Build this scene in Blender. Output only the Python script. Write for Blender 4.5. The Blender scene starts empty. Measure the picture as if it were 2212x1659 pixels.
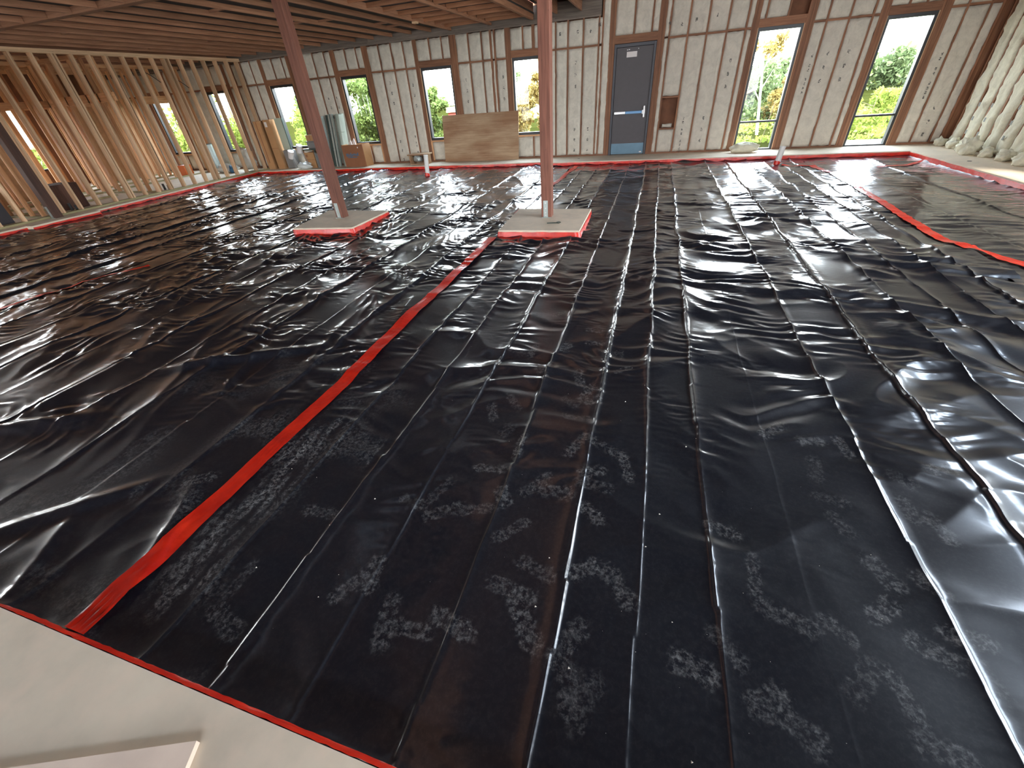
import bpy, math, random
import numpy as np

random.seed(7)
RNG = np.random.default_rng(11)
C = bpy.context.scene.collection
SC = bpy.context.scene

# ------------------------------------------------------------------ camera
F_PX, W_PX = 875.21, 2212.0
RW = np.array([[0.95628601, 0.28482404, -0.06627473],
               [0.11477302, -0.57400159, -0.81077083],
               [-0.26896883, 0.76772224, -0.58159980]])
from mathutils import Matrix, Vector
cam_d = bpy.data.cameras.new('camera')
cam_d.sensor_fit = 'HORIZONTAL'
cam_d.sensor_width = 36.0
cam_d.lens = F_PX / W_PX * 36.0
cam_d.clip_start = 0.05
cam_d.clip_end = 400
cam = bpy.data.objects.new('camera', cam_d)
C.objects.link(cam)
M = Matrix.Identity(4)
for i in range(3):
    M[i][0] = RW[0][i]
    M[i][1] = -RW[1][i]
    M[i][2] = -RW[2][i]
M[2][3] = 1.61
cam.matrix_world = M
SC.camera = cam

# ------------------------------------------------------------------ sky, sun, exposure
world = bpy.data.worlds.new('world')
SC.world = world
world.use_nodes = True
nt = world.node_tree
bg = nt.nodes['Background']
tc = nt.nodes.new('ShaderNodeTexCoord')
sep = nt.nodes.new('ShaderNodeSeparateXYZ')
ramp = nt.nodes.new('ShaderNodeValToRGB')
ramp.color_ramp.elements[0].position = 0.0
ramp.color_ramp.elements[0].color = (0.97, 0.98, 1.0, 1)
ramp.color_ramp.elements[1].position = 0.6
ramp.color_ramp.elements[1].color = (0.66, 0.81, 1.0, 1)
nt.links.new(tc.outputs['Generated'], sep.inputs[0])
nt.links.new(sep.outputs['Z'], ramp.inputs[0])
nt.links.new(ramp.outputs[0], bg.inputs[0])
bg.inputs[1].default_value = 11.0
sun_d = bpy.data.lights.new('sun', 'SUN')
sun_d.energy = 9.0
sun_d.angle = math.radians(6)
sun_d.color = (1.0, 0.95, 0.86)
sun = bpy.data.objects.new('sun', sun_d)
C.objects.link(sun)
sun.rotation_euler = (math.radians(32), math.radians(12), 0)

SC.view_settings.view_transform = 'Standard'
SC.view_settings.look = 'None'
SC.view_settings.gamma = 1.0
SC.view_settings.use_curve_mapping = False
SC.view_settings.exposure = 1.08
SC.cycles.use_denoising = True
SC.cycles.max_bounces = 10
SC.cycles.diffuse_bounces = 5
SC.cycles.sample_clamp_indirect = 30.0


def portal(name, loc, rot, sx, sy):
    d = bpy.data.lights.new(name, 'AREA')
    d.shape = 'RECTANGLE'
    d.size, d.size_y = sx, sy
    d.energy = 1.0
    d.cycles.is_portal = True
    o = bpy.data.objects.new(name, d)
    C.objects.link(o)
    o.location = loc
    o.rotation_euler = rot
    return o


# ------------------------------------------------------------------ materials
def new_mat(name):
    m = bpy.data.materials.new(name)
    m.use_nodes = True
    n = m.node_tree.nodes
    b = n['Principled BSDF']
    return m, m.node_tree, b


def N(nt, typ, **kw):
    n = nt.nodes.new(typ)
    for k, v in kw.items():
        setattr(n, k, v)
    return n


def srgb(r, g, b):
    f = lambda c: (c / 255 / 12.92) if c / 255 <= 0.04045 else ((c / 255 + 0.055) / 1.055) ** 2.4
    return (f(r), f(g), f(b), 1)


def plain(name, col, rough=0.6, metal=0.0, noise=0.0, scale=8.0, bump=0.0):
    m, t, b = new_mat(name)
    b.inputs['Base Color'].default_value = col
    b.inputs['Roughness'].default_value = rough
    b.inputs['Metallic'].default_value = metal
    if noise or bump:
        co = N(t, 'ShaderNodeTexCoord')
        nz = N(t, 'ShaderNodeTexNoise')
        nz.inputs['Scale'].default_value = scale
        nz.inputs['Detail'].default_value = 6
        t.links.new(co.outputs['Object'], nz.inputs['Vector'])
        if noise:
            mx = N(t, 'ShaderNodeMix', data_type='RGBA', blend_type='MULTIPLY')
            rp = N(t, 'ShaderNodeMapRange')
            rp.inputs['From Min'].default_value = 0.3
            rp.inputs['From Max'].default_value = 0.7
            rp.inputs['To Min'].default_value = 1 - noise
            rp.inputs['To Max'].default_value = 1.0
            mx.inputs['Factor'].default_value = 1
            mx.inputs['A'].default_value = col
            t.links.new(nz.outputs['Fac'], rp.inputs['Value'])
            t.links.new(rp.outputs['Result'], mx.inputs['B'])
            t.links.new(mx.outputs['Result'], b.inputs['Base Color'])
        if bump:
            bp = N(t, 'ShaderNodeBump')
            bp.inputs['Strength'].default_value = bump
            bp.inputs['Distance'].default_value = 0.02
            t.links.new(nz.outputs['Fac'], bp.inputs['Height'])
            t.links.new(bp.outputs['Normal'], b.inputs['Normal'])
    return m


def wood(name, c1, c2, axis, rough=0.7, vary=0.25):
    """plank wood: grain stretched along axis, per-piece tint, a few knots"""
    m, t, b = new_mat(name)
    co = N(t, 'ShaderNodeTexCoord')
    mp = N(t, 'ShaderNodeMapping')
    s = [26, 26, 26]
    s[axis] = 1.3
    mp.inputs['Scale'].default_value = s
    oi = N(t, 'ShaderNodeObjectInfo')
    cmb = N(t, 'ShaderNodeVectorMath', operation='ADD')
    t.links.new(co.outputs['Object'], cmb.inputs[0])
    t.links.new(oi.outputs['Random'], cmb.inputs[1])
    t.links.new(cmb.outputs[0], mp.inputs['Vector'])
    nz = N(t, 'ShaderNodeTexNoise')
    nz.inputs['Scale'].default_value = 1.5
    nz.inputs['Detail'].default_value = 5
    nz.inputs['Distortion'].default_value = 0.6
    t.links.new(mp.outputs[0], nz.inputs['Vector'])
    rp = N(t, 'ShaderNodeValToRGB')
    rp.color_ramp.elements[0].position = 0.32
    rp.color_ramp.elements[0].color = c1
    rp.color_ramp.elements[1].position = 0.68
    rp.color_ramp.elements[1].color = c2
    t.links.new(nz.outputs['Fac'], rp.inputs[0])
    hs = N(t, 'ShaderNodeHueSaturation')
    mr = N(t, 'ShaderNodeMapRange')
    mr.inputs['To Min'].default_value = 1 - vary
    mr.inputs['To Max'].default_value = 1 + vary * 0.5
    t.links.new(oi.outputs['Random'], mr.inputs['Value'])
    t.links.new(mr.outputs[0], hs.inputs['Value'])
    # knots
    kn = N(t, 'ShaderNodeTexVoronoi')
    k2 = N(t, 'ShaderNodeMapping')
    ks = [5, 5, 5]
    ks[axis] = 1.6
    k2.inputs['Scale'].default_value = ks
    t.links.new(cmb.outputs[0], k2.inputs['Vector'])
    t.links.new(k2.outputs[0], kn.inputs['Vector'])
    kr = N(t, 'ShaderNodeMapRange')
    kr.inputs['From Min'].default_value = 0.03
    kr.inputs['From Max'].default_value = 0.10
    kr.inputs['To Min'].default_value = 0.45
    kr.inputs['To Max'].default_value = 1.0
    t.links.new(kn.outputs['Distance'], kr.inputs['Value'])
    mx = N(t, 'ShaderNodeMix', data_type='RGBA', blend_type='MULTIPLY')
    mx.inputs['Factor'].default_value = 1
    t.links.new(rp.outputs[0], mx.inputs['A'])
    t.links.new(kr.outputs[0], mx.inputs['B'])
    t.links.new(mx.outputs['Result'], hs.inputs['Color'])
    t.links.new(hs.outputs[0], b.inputs['Base Color'])
    b.inputs['Roughness'].default_value = rough
    bp = N(t, 'ShaderNodeBump')
    bp.inputs['Strength'].default_value = 0.25
    bp.inputs['Distance'].default_value = 0.004
    t.links.new(nz.outputs['Fac'], bp.inputs['Height'])
    t.links.new(bp.outputs[0], b.inputs['Normal'])
    return m


DF = (srgb(122, 80, 56), srgb(156, 108, 78))      # far wall framing
FRAME = [wood('framing_wood_%d' % a, DF[0], DF[1], a) for a in range(3)]
PALE = [wood('pale_stud_wood_%d' % a, srgb(196, 158, 122), srgb(226, 190, 152), a) for a in range(3)]
ORNG = [wood('orange_stud_wood_%d' % a, srgb(196, 142, 98), srgb(228, 178, 132), a) for a in range(3)]
JOIST = [wood('joist_wood_%d' % a, srgb(142, 97, 71), srgb(174, 125, 95), a) for a in range(3)]
POSTW = wood('red_post_wood', srgb(104, 62, 48), srgb(138, 88, 70), 2)
DARKPOST = wood('dark_post_wood', srgb(70, 44, 34), srgb(92, 60, 46), 2)
GREYPL = wood('grey_plate_wood', srgb(104, 92, 82), srgb(134, 120, 108), 0)
TREATED = wood('green_treated_wood', srgb(150, 140, 98), srgb(178, 168, 126), 1)
SHEATH = plain('sheathing_board', srgb(126, 82, 56), 0.8, noise=0.35, scale=5)
OSB = plain('pale_strand_board', srgb(190, 148, 108), 0.85, noise=0.2, scale=9)
DECK = plain('dark_roof_deck', srgb(66, 60, 58), 0.85, noise=0.5, scale=3)
PLY = wood('plywood_face', srgb(160, 128, 98), srgb(184, 156, 124), 0, vary=0.05)
_t = PLY.node_tree
_co = N(_t, 'ShaderNodeTexCoord')
_mp = N(_t, 'ShaderNodeMapping')
_mp.inputs['Scale'].default_value = (0.7, 1, 2.2)
_nz = N(_t, 'ShaderNodeTexNoise')
_nz.inputs['Scale'].default_value = 1.3
_nz.inputs['Detail'].default_value = 7
_t.links.new(_co.outputs['Object'], _mp.inputs[0])
_t.links.new(_mp.outputs[0], _nz.inputs['Vector'])
_rp = N(_t, 'ShaderNodeValToRGB')
_rp.color_ramp.elements[0].position = 0.42
_rp.color_ramp.elements[0].color = (1, 1, 1, 1)
_rp.color_ramp.elements[1].position = 0.62
_rp.color_ramp.elements[1].color = (0.72, 0.58, 0.5, 1)
_t.links.new(_nz.outputs['Fac'], _rp.inputs[0])
_mx = N(_t, 'ShaderNodeMix', data_type='RGBA', blend_type='MULTIPLY')
_mx.inputs['Factor'].default_value = 1
_b = _t.nodes['Principled BSDF']
_src = _b.inputs['Base Color'].links[0].from_socket
_t.links.new(_src, _mx.inputs['A'])
_t.links.new(_rp.outputs[0], _mx.inputs['B'])
_t.links.new(_mx.outputs['Result'], _b.inputs['Base Color'])
CARD = plain('cardboard', srgb(182, 136, 92), 0.8, noise=0.12, scale=4)
CARD2 = plain('dark_cardboard', srgb(150, 98, 66), 0.8, noise=0.15, scale=4)
STEEL = plain('galvanised_steel', srgb(178, 188, 184), 0.38, metal=0.75, noise=0.15, scale=20)
DSTEEL = plain('dark_steel', srgb(70, 84, 80), 0.45, metal=0.5)
PVC = plain('white_pvc', srgb(226, 224, 218), 0.35)
DOORM = plain('door_charcoal_paint', srgb(78, 72, 74), 0.5, noise=0.08, scale=9)
DFRAME = plain('door_frame_paint', srgb(66, 66, 72), 0.45)
KICK = plain('kick_plate_film', srgb(96, 124, 140), 0.35, metal=0.4, noise=0.15, scale=6)
BLUEBAR = plain('blue_bar_film', srgb(118, 168, 214), 0.35)
ALU = plain('satin_aluminium', srgb(205, 205, 205), 0.3, metal=0.8)
WHITE = plain('white_label', srgb(222, 214, 210), 0.6)
BLACKF = plain('black_window_frame', srgb(38, 38, 40), 0.4)
INK = plain('grey_print_ink', srgb(86, 84, 80), 0.8)
INK2 = plain('faint_print_ink', srgb(140, 142, 136), 0.8)
BLUEINK = plain('blue_box_print', srgb(84, 104, 124), 0.8)
DARKPANEL = plain('dark_panel', srgb(66, 64, 70), 0.6)
BAGW = plain('white_plastic_bag', srgb(222, 226, 222), 0.3, noise=0.1, scale=9, bump=0.6)
ORANGE = plain('orange_plastic', srgb(214, 110, 50), 0.5)
BLUE = plain('blue_plastic', srgb(70, 120, 160), 0.4)
GREYBIN = plain('grey_bin_plastic', srgb(124, 122, 120), 0.5)
BRICKR = plain('red_brick_far', srgb(190, 100, 84), 0.8, noise=0.2, scale=3)
STUCCO = plain('cream_stucco', srgb(212, 200, 160), 0.9)
BARK = plain('pale_bark', srgb(130, 112, 90), 0.9, noise=0.4, scale=8)
CRUMB = plain('pale_crumbs', srgb(226, 220, 206), 0.8)


def concrete(name, c, warm):
    m, t, b = new_mat(name)
    co = N(t, 'ShaderNodeTexCoord')
    n1 = N(t, 'ShaderNodeTexNoise')
    n1.inputs['Scale'].default_value = 1.6
    n1.inputs['Detail'].default_value = 8
    n1.inputs['Roughness'].default_value = 0.62
    n2 = N(t, 'ShaderNodeTexNoise')
    n2.inputs['Scale'].default_value = 9
    n2.inputs['Detail'].default_value = 6
    for n in (n1, n2):
        t.links.new(co.outputs['Object'], n.inputs['Vector'])
    r = N(t, 'ShaderNodeValToRGB')
    r.color_ramp.elements[0].position = 0.35
    r.color_ramp.elements[0].color = tuple(x * 0.80 for x in c[:3]) + (1,)
    r.color_ramp.elements[1].position = 0.65
    r.color_ramp.elements[1].color = c
    t.links.new(n1.outputs['Fac'], r.inputs[0])
    mx = N(t, 'ShaderNodeMix', data_type='RGBA', blend_type='MIX')
    mr = N(t, 'ShaderNodeMapRange')
    mr.inputs['From Min'].default_value = 0.45
    mr.inputs['From Max'].default_value = 0.75
    mr.inputs['To Max'].default_value = 0.6
    t.links.new(n2.outputs['Fac'], mr.inputs['Value'])
    t.links.new(mr.outputs[0], mx.inputs['Factor'])
    t.links.new(r.outputs[0], mx.inputs['A'])
    mx.inputs['B'].default_value = warm
    t.links.new(mx.outputs['Result'], b.inputs['Base Color'])
    b.inputs['Roughness'].default_value = 0.75
    bp = N(t, 'ShaderNodeBump')
    bp.inputs['Strength'].default_value = 0.15
    bp.inputs['Distance'].default_value = 0.01
    t.links.new(n2.outputs['Fac'], bp.inputs['Height'])
    t.links.new(bp.outputs[0], b.inputs['Normal'])
    return m


CONC = concrete('slab_concrete', srgb(228, 211, 187), srgb(234, 210, 186))
PADC = concrete('pad_concrete', srgb(228, 210, 186), srgb(236, 214, 188))


def batt_mat(name, c):
    m, t, b = new_mat(name)
    co = N(t, 'ShaderNodeTexCoord')
    n1 = N(t, 'ShaderNodeTexNoise')
    n1.inputs['Scale'].default_value = 7
    n1.inputs['Detail'].default_value = 9
    n1.inputs['Roughness'].default_value = 0.68
    n1.inputs['Distortion'].default_value = 0.5
    t.links.new(co.outputs['Object'], n1.inputs['Vector'])
    r = N(t, 'ShaderNodeValToRGB')
    r.color_ramp.elements[0].position = 0.30
    r.color_ramp.elements[0].color = tuple(x * 0.80 for x in c[:3]) + (1,)
    r.color_ramp.elements[1].position = 0.62
    r.color_ramp.elements[1].color = c
    t.links.new(n1.outputs['Fac'], r.inputs[0])
    t.links.new(r.outputs[0], b.inputs['Base Color'])
    b.inputs['Roughness'].default_value = 0.95
    b.inputs['Sheen Weight'].default_value = 0.15
    bp = N(t, 'ShaderNodeBump')
    bp.inputs['Strength'].default_value = 0.7
    bp.inputs['Distance'].default_value = 0.03
    t.links.new(n1.outputs['Fac'], bp.inputs['Height'])
    t.links.new(bp.outputs[0], b.inputs['Normal'])
    return m


BATT = batt_mat('insulation_wool', srgb(214, 206, 190))
BATT2 = batt_mat('creamy_insulation_wool', srgb(224, 218, 194))


def tape_mat():
    m, t, b = new_mat('red_tape')
    co = N(t, 'ShaderNodeTexCoord')
    n1 = N(t, 'ShaderNodeTexNoise')
    n1.inputs['Scale'].default_value = 9
    n1.inputs['Detail'].default_value = 5
    t.links.new(co.outputs['Object'], n1.inputs['Vector'])
    r = N(t, 'ShaderNodeValToRGB')
    r.color_ramp.elements[0].position = 0.3
    r.color_ramp.elements[0].color = srgb(192, 30, 17)
    r.color_ramp.elements[1].position = 0.7
    r.color_ramp.elements[1].color = srgb(228, 50, 27)
    t.links.new(n1.outputs['Fac'], r.inputs[0])
    t.links.new(r.outputs[0], b.inputs['Base Color'])
    b.inputs['Roughness'].default_value = 0.28
    n2 = N(t, 'ShaderNodeTexNoise')
    n2.inputs['Scale'].default_value = 30
    n2.inputs['Detail'].default_value = 3
    t.links.new(co.outputs['Object'], n2.inputs['Vector'])
    bp = N(t, 'ShaderNodeBump')
    bp.inputs['Strength'].default_value = 0.35
    bp.inputs['Distance'].default_value = 0.006
    t.links.new(n2.outputs['Fac'], bp.inputs['Height'])
    t.links.new(bp.outputs[0], b.inputs['Normal'])
    return m


TAPE = tape_mat()


def glass_mat():
    m = bpy.data.materials.new('window_glass')
    m.use_nodes = True
    t = m.node_tree
    for n in list(t.nodes):
        t.nodes.remove(n)
    out = N(t, 'ShaderNodeOutputMaterial')
    mix = N(t, 'ShaderNodeMixShader')
    tr = N(t, 'ShaderNodeBsdfTransparent')
    tr.inputs[0].default_value = (0.93, 0.97, 0.95, 1)
    gl = N(t, 'ShaderNodeBsdfGlossy')
    gl.inputs['Roughness'].default_value = 0.01
    fr = N(t, 'ShaderNodeFresnel')
    fr.inputs[0].default_value = 1.45
    t.links.new(fr.outputs[0], mix.inputs[0])
    t.links.new(tr.outputs[0], mix.inputs[1])
    t.links.new(gl.outputs[0], mix.inputs[2])
    t.links.new(mix.outputs[0], out.inputs[0])
    return m


GLASS = glass_mat()


def plastic_mat():
    m, t, b = new_mat('black_poly_sheet')
    geo = N(t, 'ShaderNodeNewGeometry')
    at = N(t, 'ShaderNodeAttribute', attribute_name='dust')
    # speckle that breaks dust into prints and flecks
    n1 = N(t, 'ShaderNodeTexNoise')
    n1.inputs['Scale'].default_value = 48
    n1.inputs['Detail'].default_value = 7
    n1.inputs['Roughness'].default_value = 0.72
    t.links.new(geo.outputs['Position'], n1.inputs['Vector'])
    vo = N(t, 'ShaderNodeTexVoronoi', feature='DISTANCE_TO_EDGE')
    vo.inputs['Scale'].default_value = 70
    t.links.new(geo.outputs['Position'], vo.inputs['Vector'])
    vr = N(t, 'ShaderNodeMapRange')
    vr.inputs['From Min'].default_value = 0.0
    vr.inputs['From Max'].default_value = 0.22
    vr.inputs['To Min'].default_value = 0.9
    vr.inputs['To Max'].default_value = 0.42
    t.links.new(vo.outputs['Distance'], vr.inputs['Value'])
    sp = N(t, 'ShaderNodeMapRange')
    sp.inputs['From Min'].default_value = 0.44
    sp.inputs['From Max'].default_value = 0.72
    t.links.new(n1.outputs['Fac'], sp.inputs['Value'])
    m1 = N(t, 'ShaderNodeMath', operation='MULTIPLY')
    t.links.new(sp.outputs[0], m1.inputs[0])
    t.links.new(vr.outputs[0], m1.inputs[1])
    m2 = N(t, 'ShaderNodeMath', operation='MULTIPLY', use_clamp=True)
    t.links.new(m1.outputs[0], m2.inputs[0])
    t.links.new(at.outputs['Fac'], m2.inputs[1])
    mx = N(t, 'ShaderNodeMix', data_type='RGBA')
    mx.inputs['A'].default_value = (0.0068, 0.0080, 0.0135, 1)
    mx.inputs['B'].default_value = (0.38, 0.38, 0.37, 1)
    t.links.new(m2.outputs[0], mx.inputs['Factor'])
    t.links.new(mx.outputs['Result'], b.inputs['Base Color'])
    rr = N(t, 'ShaderNodeMapRange')
    n3 = N(t, 'ShaderNodeTexNoise')
    n3.inputs['Scale'].default_value = 1.7
    n3.inputs['Detail'].default_value = 5
    t.links.new(geo.outputs['Position'], n3.inputs['Vector'])
    rr.inputs['From Min'].default_value = 0.35
    rr.inputs['From Max'].default_value = 0.7
    rr.inputs['To Min'].default_value = 0.28
    rr.inputs['To Max'].default_value = 0.40
    t.links.new(n3.outputs['Fac'], rr.inputs['Value'])
    ad = N(t, 'ShaderNodeMath', operation='MULTIPLY_ADD')
    t.links.new(m2.outputs[0], ad.inputs[0])
    ad.inputs[1].default_value = 0.4
    t.links.new(rr.outputs[0], ad.inputs[2])
    t.links.new(ad.outputs[0], b.inputs['Roughness'])
    b.inputs['IOR'].default_value = 1.55
    b.inputs['Specular IOR Level'].default_value = 0.32
    b.inputs['Coat Weight'].default_value = 1.0
    b.inputs['Coat Roughness'].default_value = 0.135
    b.inputs['Coat IOR'].default_value = 1.5
    # fine crinkle, stretched across the sheet
    mp = N(t, 'ShaderNodeMapping')
    mp.inputs['Scale'].default_value = (6, 22, 10)
    t.links.new(geo.outputs['Position'], mp.inputs['Vector'])
    n4 = N(t, 'ShaderNodeTexNoise', noise_type='RIDGED_MULTIFRACTAL')
    n4.inputs['Scale'].default_value = 1.6
    n4.inputs['Detail'].default_value = 4
    n4.inputs['Distortion'].default_value = 1.2
    t.links.new(mp.outputs[0], n4.inputs['Vector'])
    cr = N(t, 'ShaderNodeAttribute', attribute_name='crinkle')
    bs = N(t, 'ShaderNodeMath', operation='MULTIPLY')
    bs.inputs[1].default_value = 0.55
    t.links.new(cr.outputs['Fac'], bs.inputs[0])
    bp = N(t, 'ShaderNodeBump')
    bp.inputs['Distance'].default_value = 0.0028
    t.links.new(bs.outputs[0], bp.inputs['Strength'])
    t.links.new(n4.outputs['Fac'], bp.inputs['Height'])
    t.links.new(bp.outputs[0], b.inputs['Normal'])
    t.links.new(bp.outputs[0], b.inputs['Coat Normal'])
    return m


POLY = plastic_mat()


def leaf_mat(name, c, tr):
    m, t, b = new_mat(name)
    oi = N(t, 'ShaderNodeNewGeometry')
    hs = N(t, 'ShaderNodeHueSaturation')
    hs.inputs['Color'].default_value = c
    mr = N(t, 'ShaderNodeMapRange')
    mr.inputs['To Min'].default_value = 0.8
    mr.inputs['To Max'].default_value = 1.25
    t.links.new(oi.outputs['Random Per Island'], mr.inputs['Value'])
    t.links.new(mr.outputs[0], hs.inputs['Value'])
    t.links.new(hs.outputs[0], b.inputs['Base Color'])
    b.inputs['Roughness'].default_value = 0.6
    b.inputs['Specular IOR Level'].default_value = 0.2
    tl = N(t, 'ShaderNodeBsdfTranslucent')
    t.links.new(hs.outputs[0], tl.inputs[0])
    mx = N(t, 'ShaderNodeMixShader')
    mx.inputs[0].default_value = tr
    t.links.new(b.outputs[0], mx.inputs[1])
    t.links.new(tl.outputs[0], mx.inputs[2])
    t.links.new(mx.outputs[0], t.nodes['Material Output'].inputs[0])
    return m


LEAF_G = leaf_mat('green_leaves', (0.125, 0.17, 0.045, 1), 0.4)
LEAF_Y = leaf_mat('yellow_green_leaves', (0.19, 0.23, 0.04, 1), 0.45)
LEAF_O = leaf_mat('orange_brown_leaves', (0.26, 0.19, 0.06, 1), 0.4)
LEAF_D = leaf_mat('dusky_green_leaves', (0.115, 0.15, 0.06, 1), 0.35)
GROUND = plain('grassy_ground', (0.024, 0.026, 0.006, 1), 0.95, noise=0.5, scale=1.2)
GROUND.node_tree.nodes['Principled BSDF'].inputs['Specular IOR Level'].default_value = 0.0
WALK = plain('pale_concrete_walk', (0.42, 0.40, 0.36, 1), 0.9, noise=0.15, scale=2)
GRAVEL = plain('gravel_strip', (0.16, 0.14, 0.125, 1), 0.95, noise=0.5, scale=14, bump=0.6)


# ------------------------------------------------------------------ mesh helpers
def mesh_obj(name, v, f, mat, parent=None, smooth=False, loc=None):
    me = bpy.data.meshes.new(name)
    v = np.asarray(v, dtype=np.float64)
    if loc is not None:
        v = v - np.array(loc)
    me.from_pydata([tuple(p) for p in v], [], [tuple(q) for q in f])
    me.materials.append(mat)
    if smooth:
        me.polygons.foreach_set('use_smooth', [True] * len(me.polygons))
    me.update()
    o = bpy.data.objects.new(name, me)
    C.objects.link(o)
    if loc is not None:
        o.location = loc
    if parent is not None:
        o.parent = parent
        o.location = Vector(o.location) - Vector(PLOC(parent))
    return o


def PLOC(p):
    l = Vector((0, 0, 0))
    while p is not None:
        l = l + Vector(p.location)
        p = p.parent
    return l


def grid_obj(name, P, mat, parent=None, smooth=True, attrs=None, drop=None):
    """P: (ny,nx,3) world positions -> one mesh, quick path for dense grids"""
    ny, nx, _ = P.shape
    me = bpy.data.meshes.new(name)
    idx = np.arange(ny * nx).reshape(ny, nx)
    q = np.stack([idx[:-1, :-1], idx[:-1, 1:], idx[1:, 1:], idx[1:, :-1]], -1).reshape(-1, 4)
    if drop is not None:
        q = q[~drop.reshape(-1)]
    nq = len(q)
    me.vertices.add(ny * nx)
    me.vertices.foreach_set('co', P.reshape(-1).astype(np.float32))
    me.loops.add(nq * 4)
    me.loops.foreach_set('vertex_index', q.reshape(-1).astype(np.int32))
    me.polygons.add(nq)
    me.polygons.foreach_set('loop_start', np.arange(0, nq * 4, 4, dtype=np.int32))
    me.polygons.foreach_set('loop_total', np.full(nq, 4, dtype=np.int32))
    me.polygons.foreach_set('use_smooth', np.full(nq, smooth))
    me.materials.append(mat)
    if attrs:
        for k, a in attrs.items():
            at = me.attributes.new(k, 'FLOAT', 'POINT')
            at.data.foreach_set('value', a.reshape(-1).astype(np.float32))
    me.update()
    me.validate()
    o = bpy.data.objects.new(name, me)
    C.objects.link(o)
    if parent is not None:
        o.parent = parent
        o.location = -PLOC(parent)
    return o


BOXF = [(0, 3, 2, 1), (4, 5, 6, 7), (0, 1, 5, 4), (1, 2, 6, 5), (2, 3, 7, 6), (3, 0, 4, 7)]


def box_v(lo, hi):
    x0, y0, z0 = lo
    x1, y1, z1 = hi
    return [(x0, y0, z0), (x1, y0, z0), (x1, y1, z0), (x0, y1, z0), (x0, y0, z1), (x1, y0, z1), (x1, y1, z1), (x0, y1, z1)]


def box(name, lo, hi, mat, parent=None, bevel=0.0):
    c = tuple((a + b) / 2 for a, b in zip(lo, hi))
    if bevel:
        v, f = bevel_box(lo, hi, bevel)
    else:
        v, f = box_v(lo, hi), BOXF
    return mesh_obj(name, v, f, mat, parent, loc=c)


def bevel_box(lo, hi, b):
    """box with chamfered edges: 24 verts"""
    import bmesh
    bm = bmesh.new()
    vs = [bm.verts.new(p) for p in box_v(lo, hi)]
    for q in BOXF:
        bm.faces.new([vs[i] for i in q])
    bmesh.ops.bevel(bm, geom=list(bm.edges), offset=b, segments=1, affect='EDGES', profile=0.5)
    bm.verts.index_update()
    v = [tuple(p.co) for p in bm.verts]
    f = [[p.index for p in q.verts] for q in bm.faces]
    bm.free()
    return v, f


class MB:
    """collects shapes into ONE mesh"""
    def __init__(s):
        s.v, s.f = [], []

    def add(s, v, f):
        n = len(s.v)
        s.v += [tuple(p) for p in v]
        s.f += [tuple(i + n for i in q) for q in f]
        return s

    def box(s, lo, hi):
        return s.add(box_v(lo, hi), BOXF)

    def tube(s, a, b, r0, r1=None, n=10, caps=True):
        r1 = r0 if r1 is None else r1
        a, b = Vector(a), Vector(b)
        d = (b - a).normalized()
        u = d.orthogonal().normalized()
        w = d.cross(u)
        v = []
        for c, r in ((a, r0), (b, r1)):
            for i in range(n):
                t = 2 * math.pi * i / n
                v.append(c + u * math.cos(t) * r + w * math.sin(t) * r)
        f = [(i, (i + 1) % n, n + (i + 1) % n, n + i) for i in range(n)]
        if caps:
            f += [tuple(range(n - 1, -1, -1)), tuple(range(n, 2 * n))]
        return s.add(v, f)

    def build(s, name, mat, parent=None, smooth=False):
        return mesh_obj(name, s.v, s.f, mat, parent, smooth)


def tag(o, label, cat, group=None, kind=None):
    if label:
        o['label'] = label
    if cat:
        o['category'] = cat
    if group:
        o['group'] = group
    if kind:
        o['kind'] = kind
    return o


def empty(name, loc, label=None, cat=None, group=None, kind=None):
    o = bpy.data.objects.new(name, None)
    o.empty_display_size = 0.1
    C.objects.link(o)
    o.location = loc
    return tag(o, label, cat, group, kind)


# ------------------------------------------------------------------ noise
PERM = RNG.permutation(512)
ANG = RNG.random(512) * 2 * np.pi
GX, GY = np.cos(ANG), np.sin(ANG)


def pn(x, y, seed=0):
    xi = np.floor(x).astype(np.int64)
    yi = np.floor(y).astype(np.int64)
    fx, fy = x - xi, y - yi
    u = fx * fx * fx * (fx * (fx * 6 - 15) + 10)
    w = fy * fy * fy * (fy * (fy * 6 - 15) + 10)

    def g(ix, iy):
        h = PERM[(PERM[(ix + seed * 37) & 511] + iy + seed * 101) & 511]
        return GX[h], GY[h]
    a = g(xi, yi)
    b = g(xi + 1, yi)
    c = g(xi, yi + 1)
    d = g(xi + 1, yi + 1)
    n00 = a[0] * fx + a[1] * fy
    n10 = b[0] * (fx - 1) + b[1] * fy
    n01 = c[0] * fx + c[1] * (fy - 1)
    n11 = d[0] * (fx - 1) + d[1] * (fy - 1)
    return ((n00 * (1 - u) + n10 * u) * (1 - w) + (n01 * (1 - u) + n11 * u) * w) * 1.5


def sstep(a, b, x):
    t = np.clip((x - a) / (b - a), 0, 1)
    return t * t * (3 - 2 * t)


# ------------------------------------------------------------------ layout numbers (metres)
ZS = -0.11                     # level of the sheet
YW = 13.36                     # inner face of far wall framing
YE_L, YE_R, XJOG = 12.50, 12.33, -2.75   # far pit edge either side of a jog
XR = 5.41                      # right pit edge
YN = 0.156                     # near pit edge
XWR = 6.36                     # right wall face
ZJ = 3.11                      # underside of joists
PADS = [[(-5.70, 5.73), (-4.59, 5.83), (-4.58, 6.95), (-5.92, 7.00)],
        [(-2.045, 5.78), (-0.863, 5.82), (-0.868, 7.07), (-2.095, 7.08)]]


def left_edge(y):
    return np.where(y < 5.6, -12.60, np.where(y < 6.97, -12.44, -12.64 - (y - 7.0) * 0.076))


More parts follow.
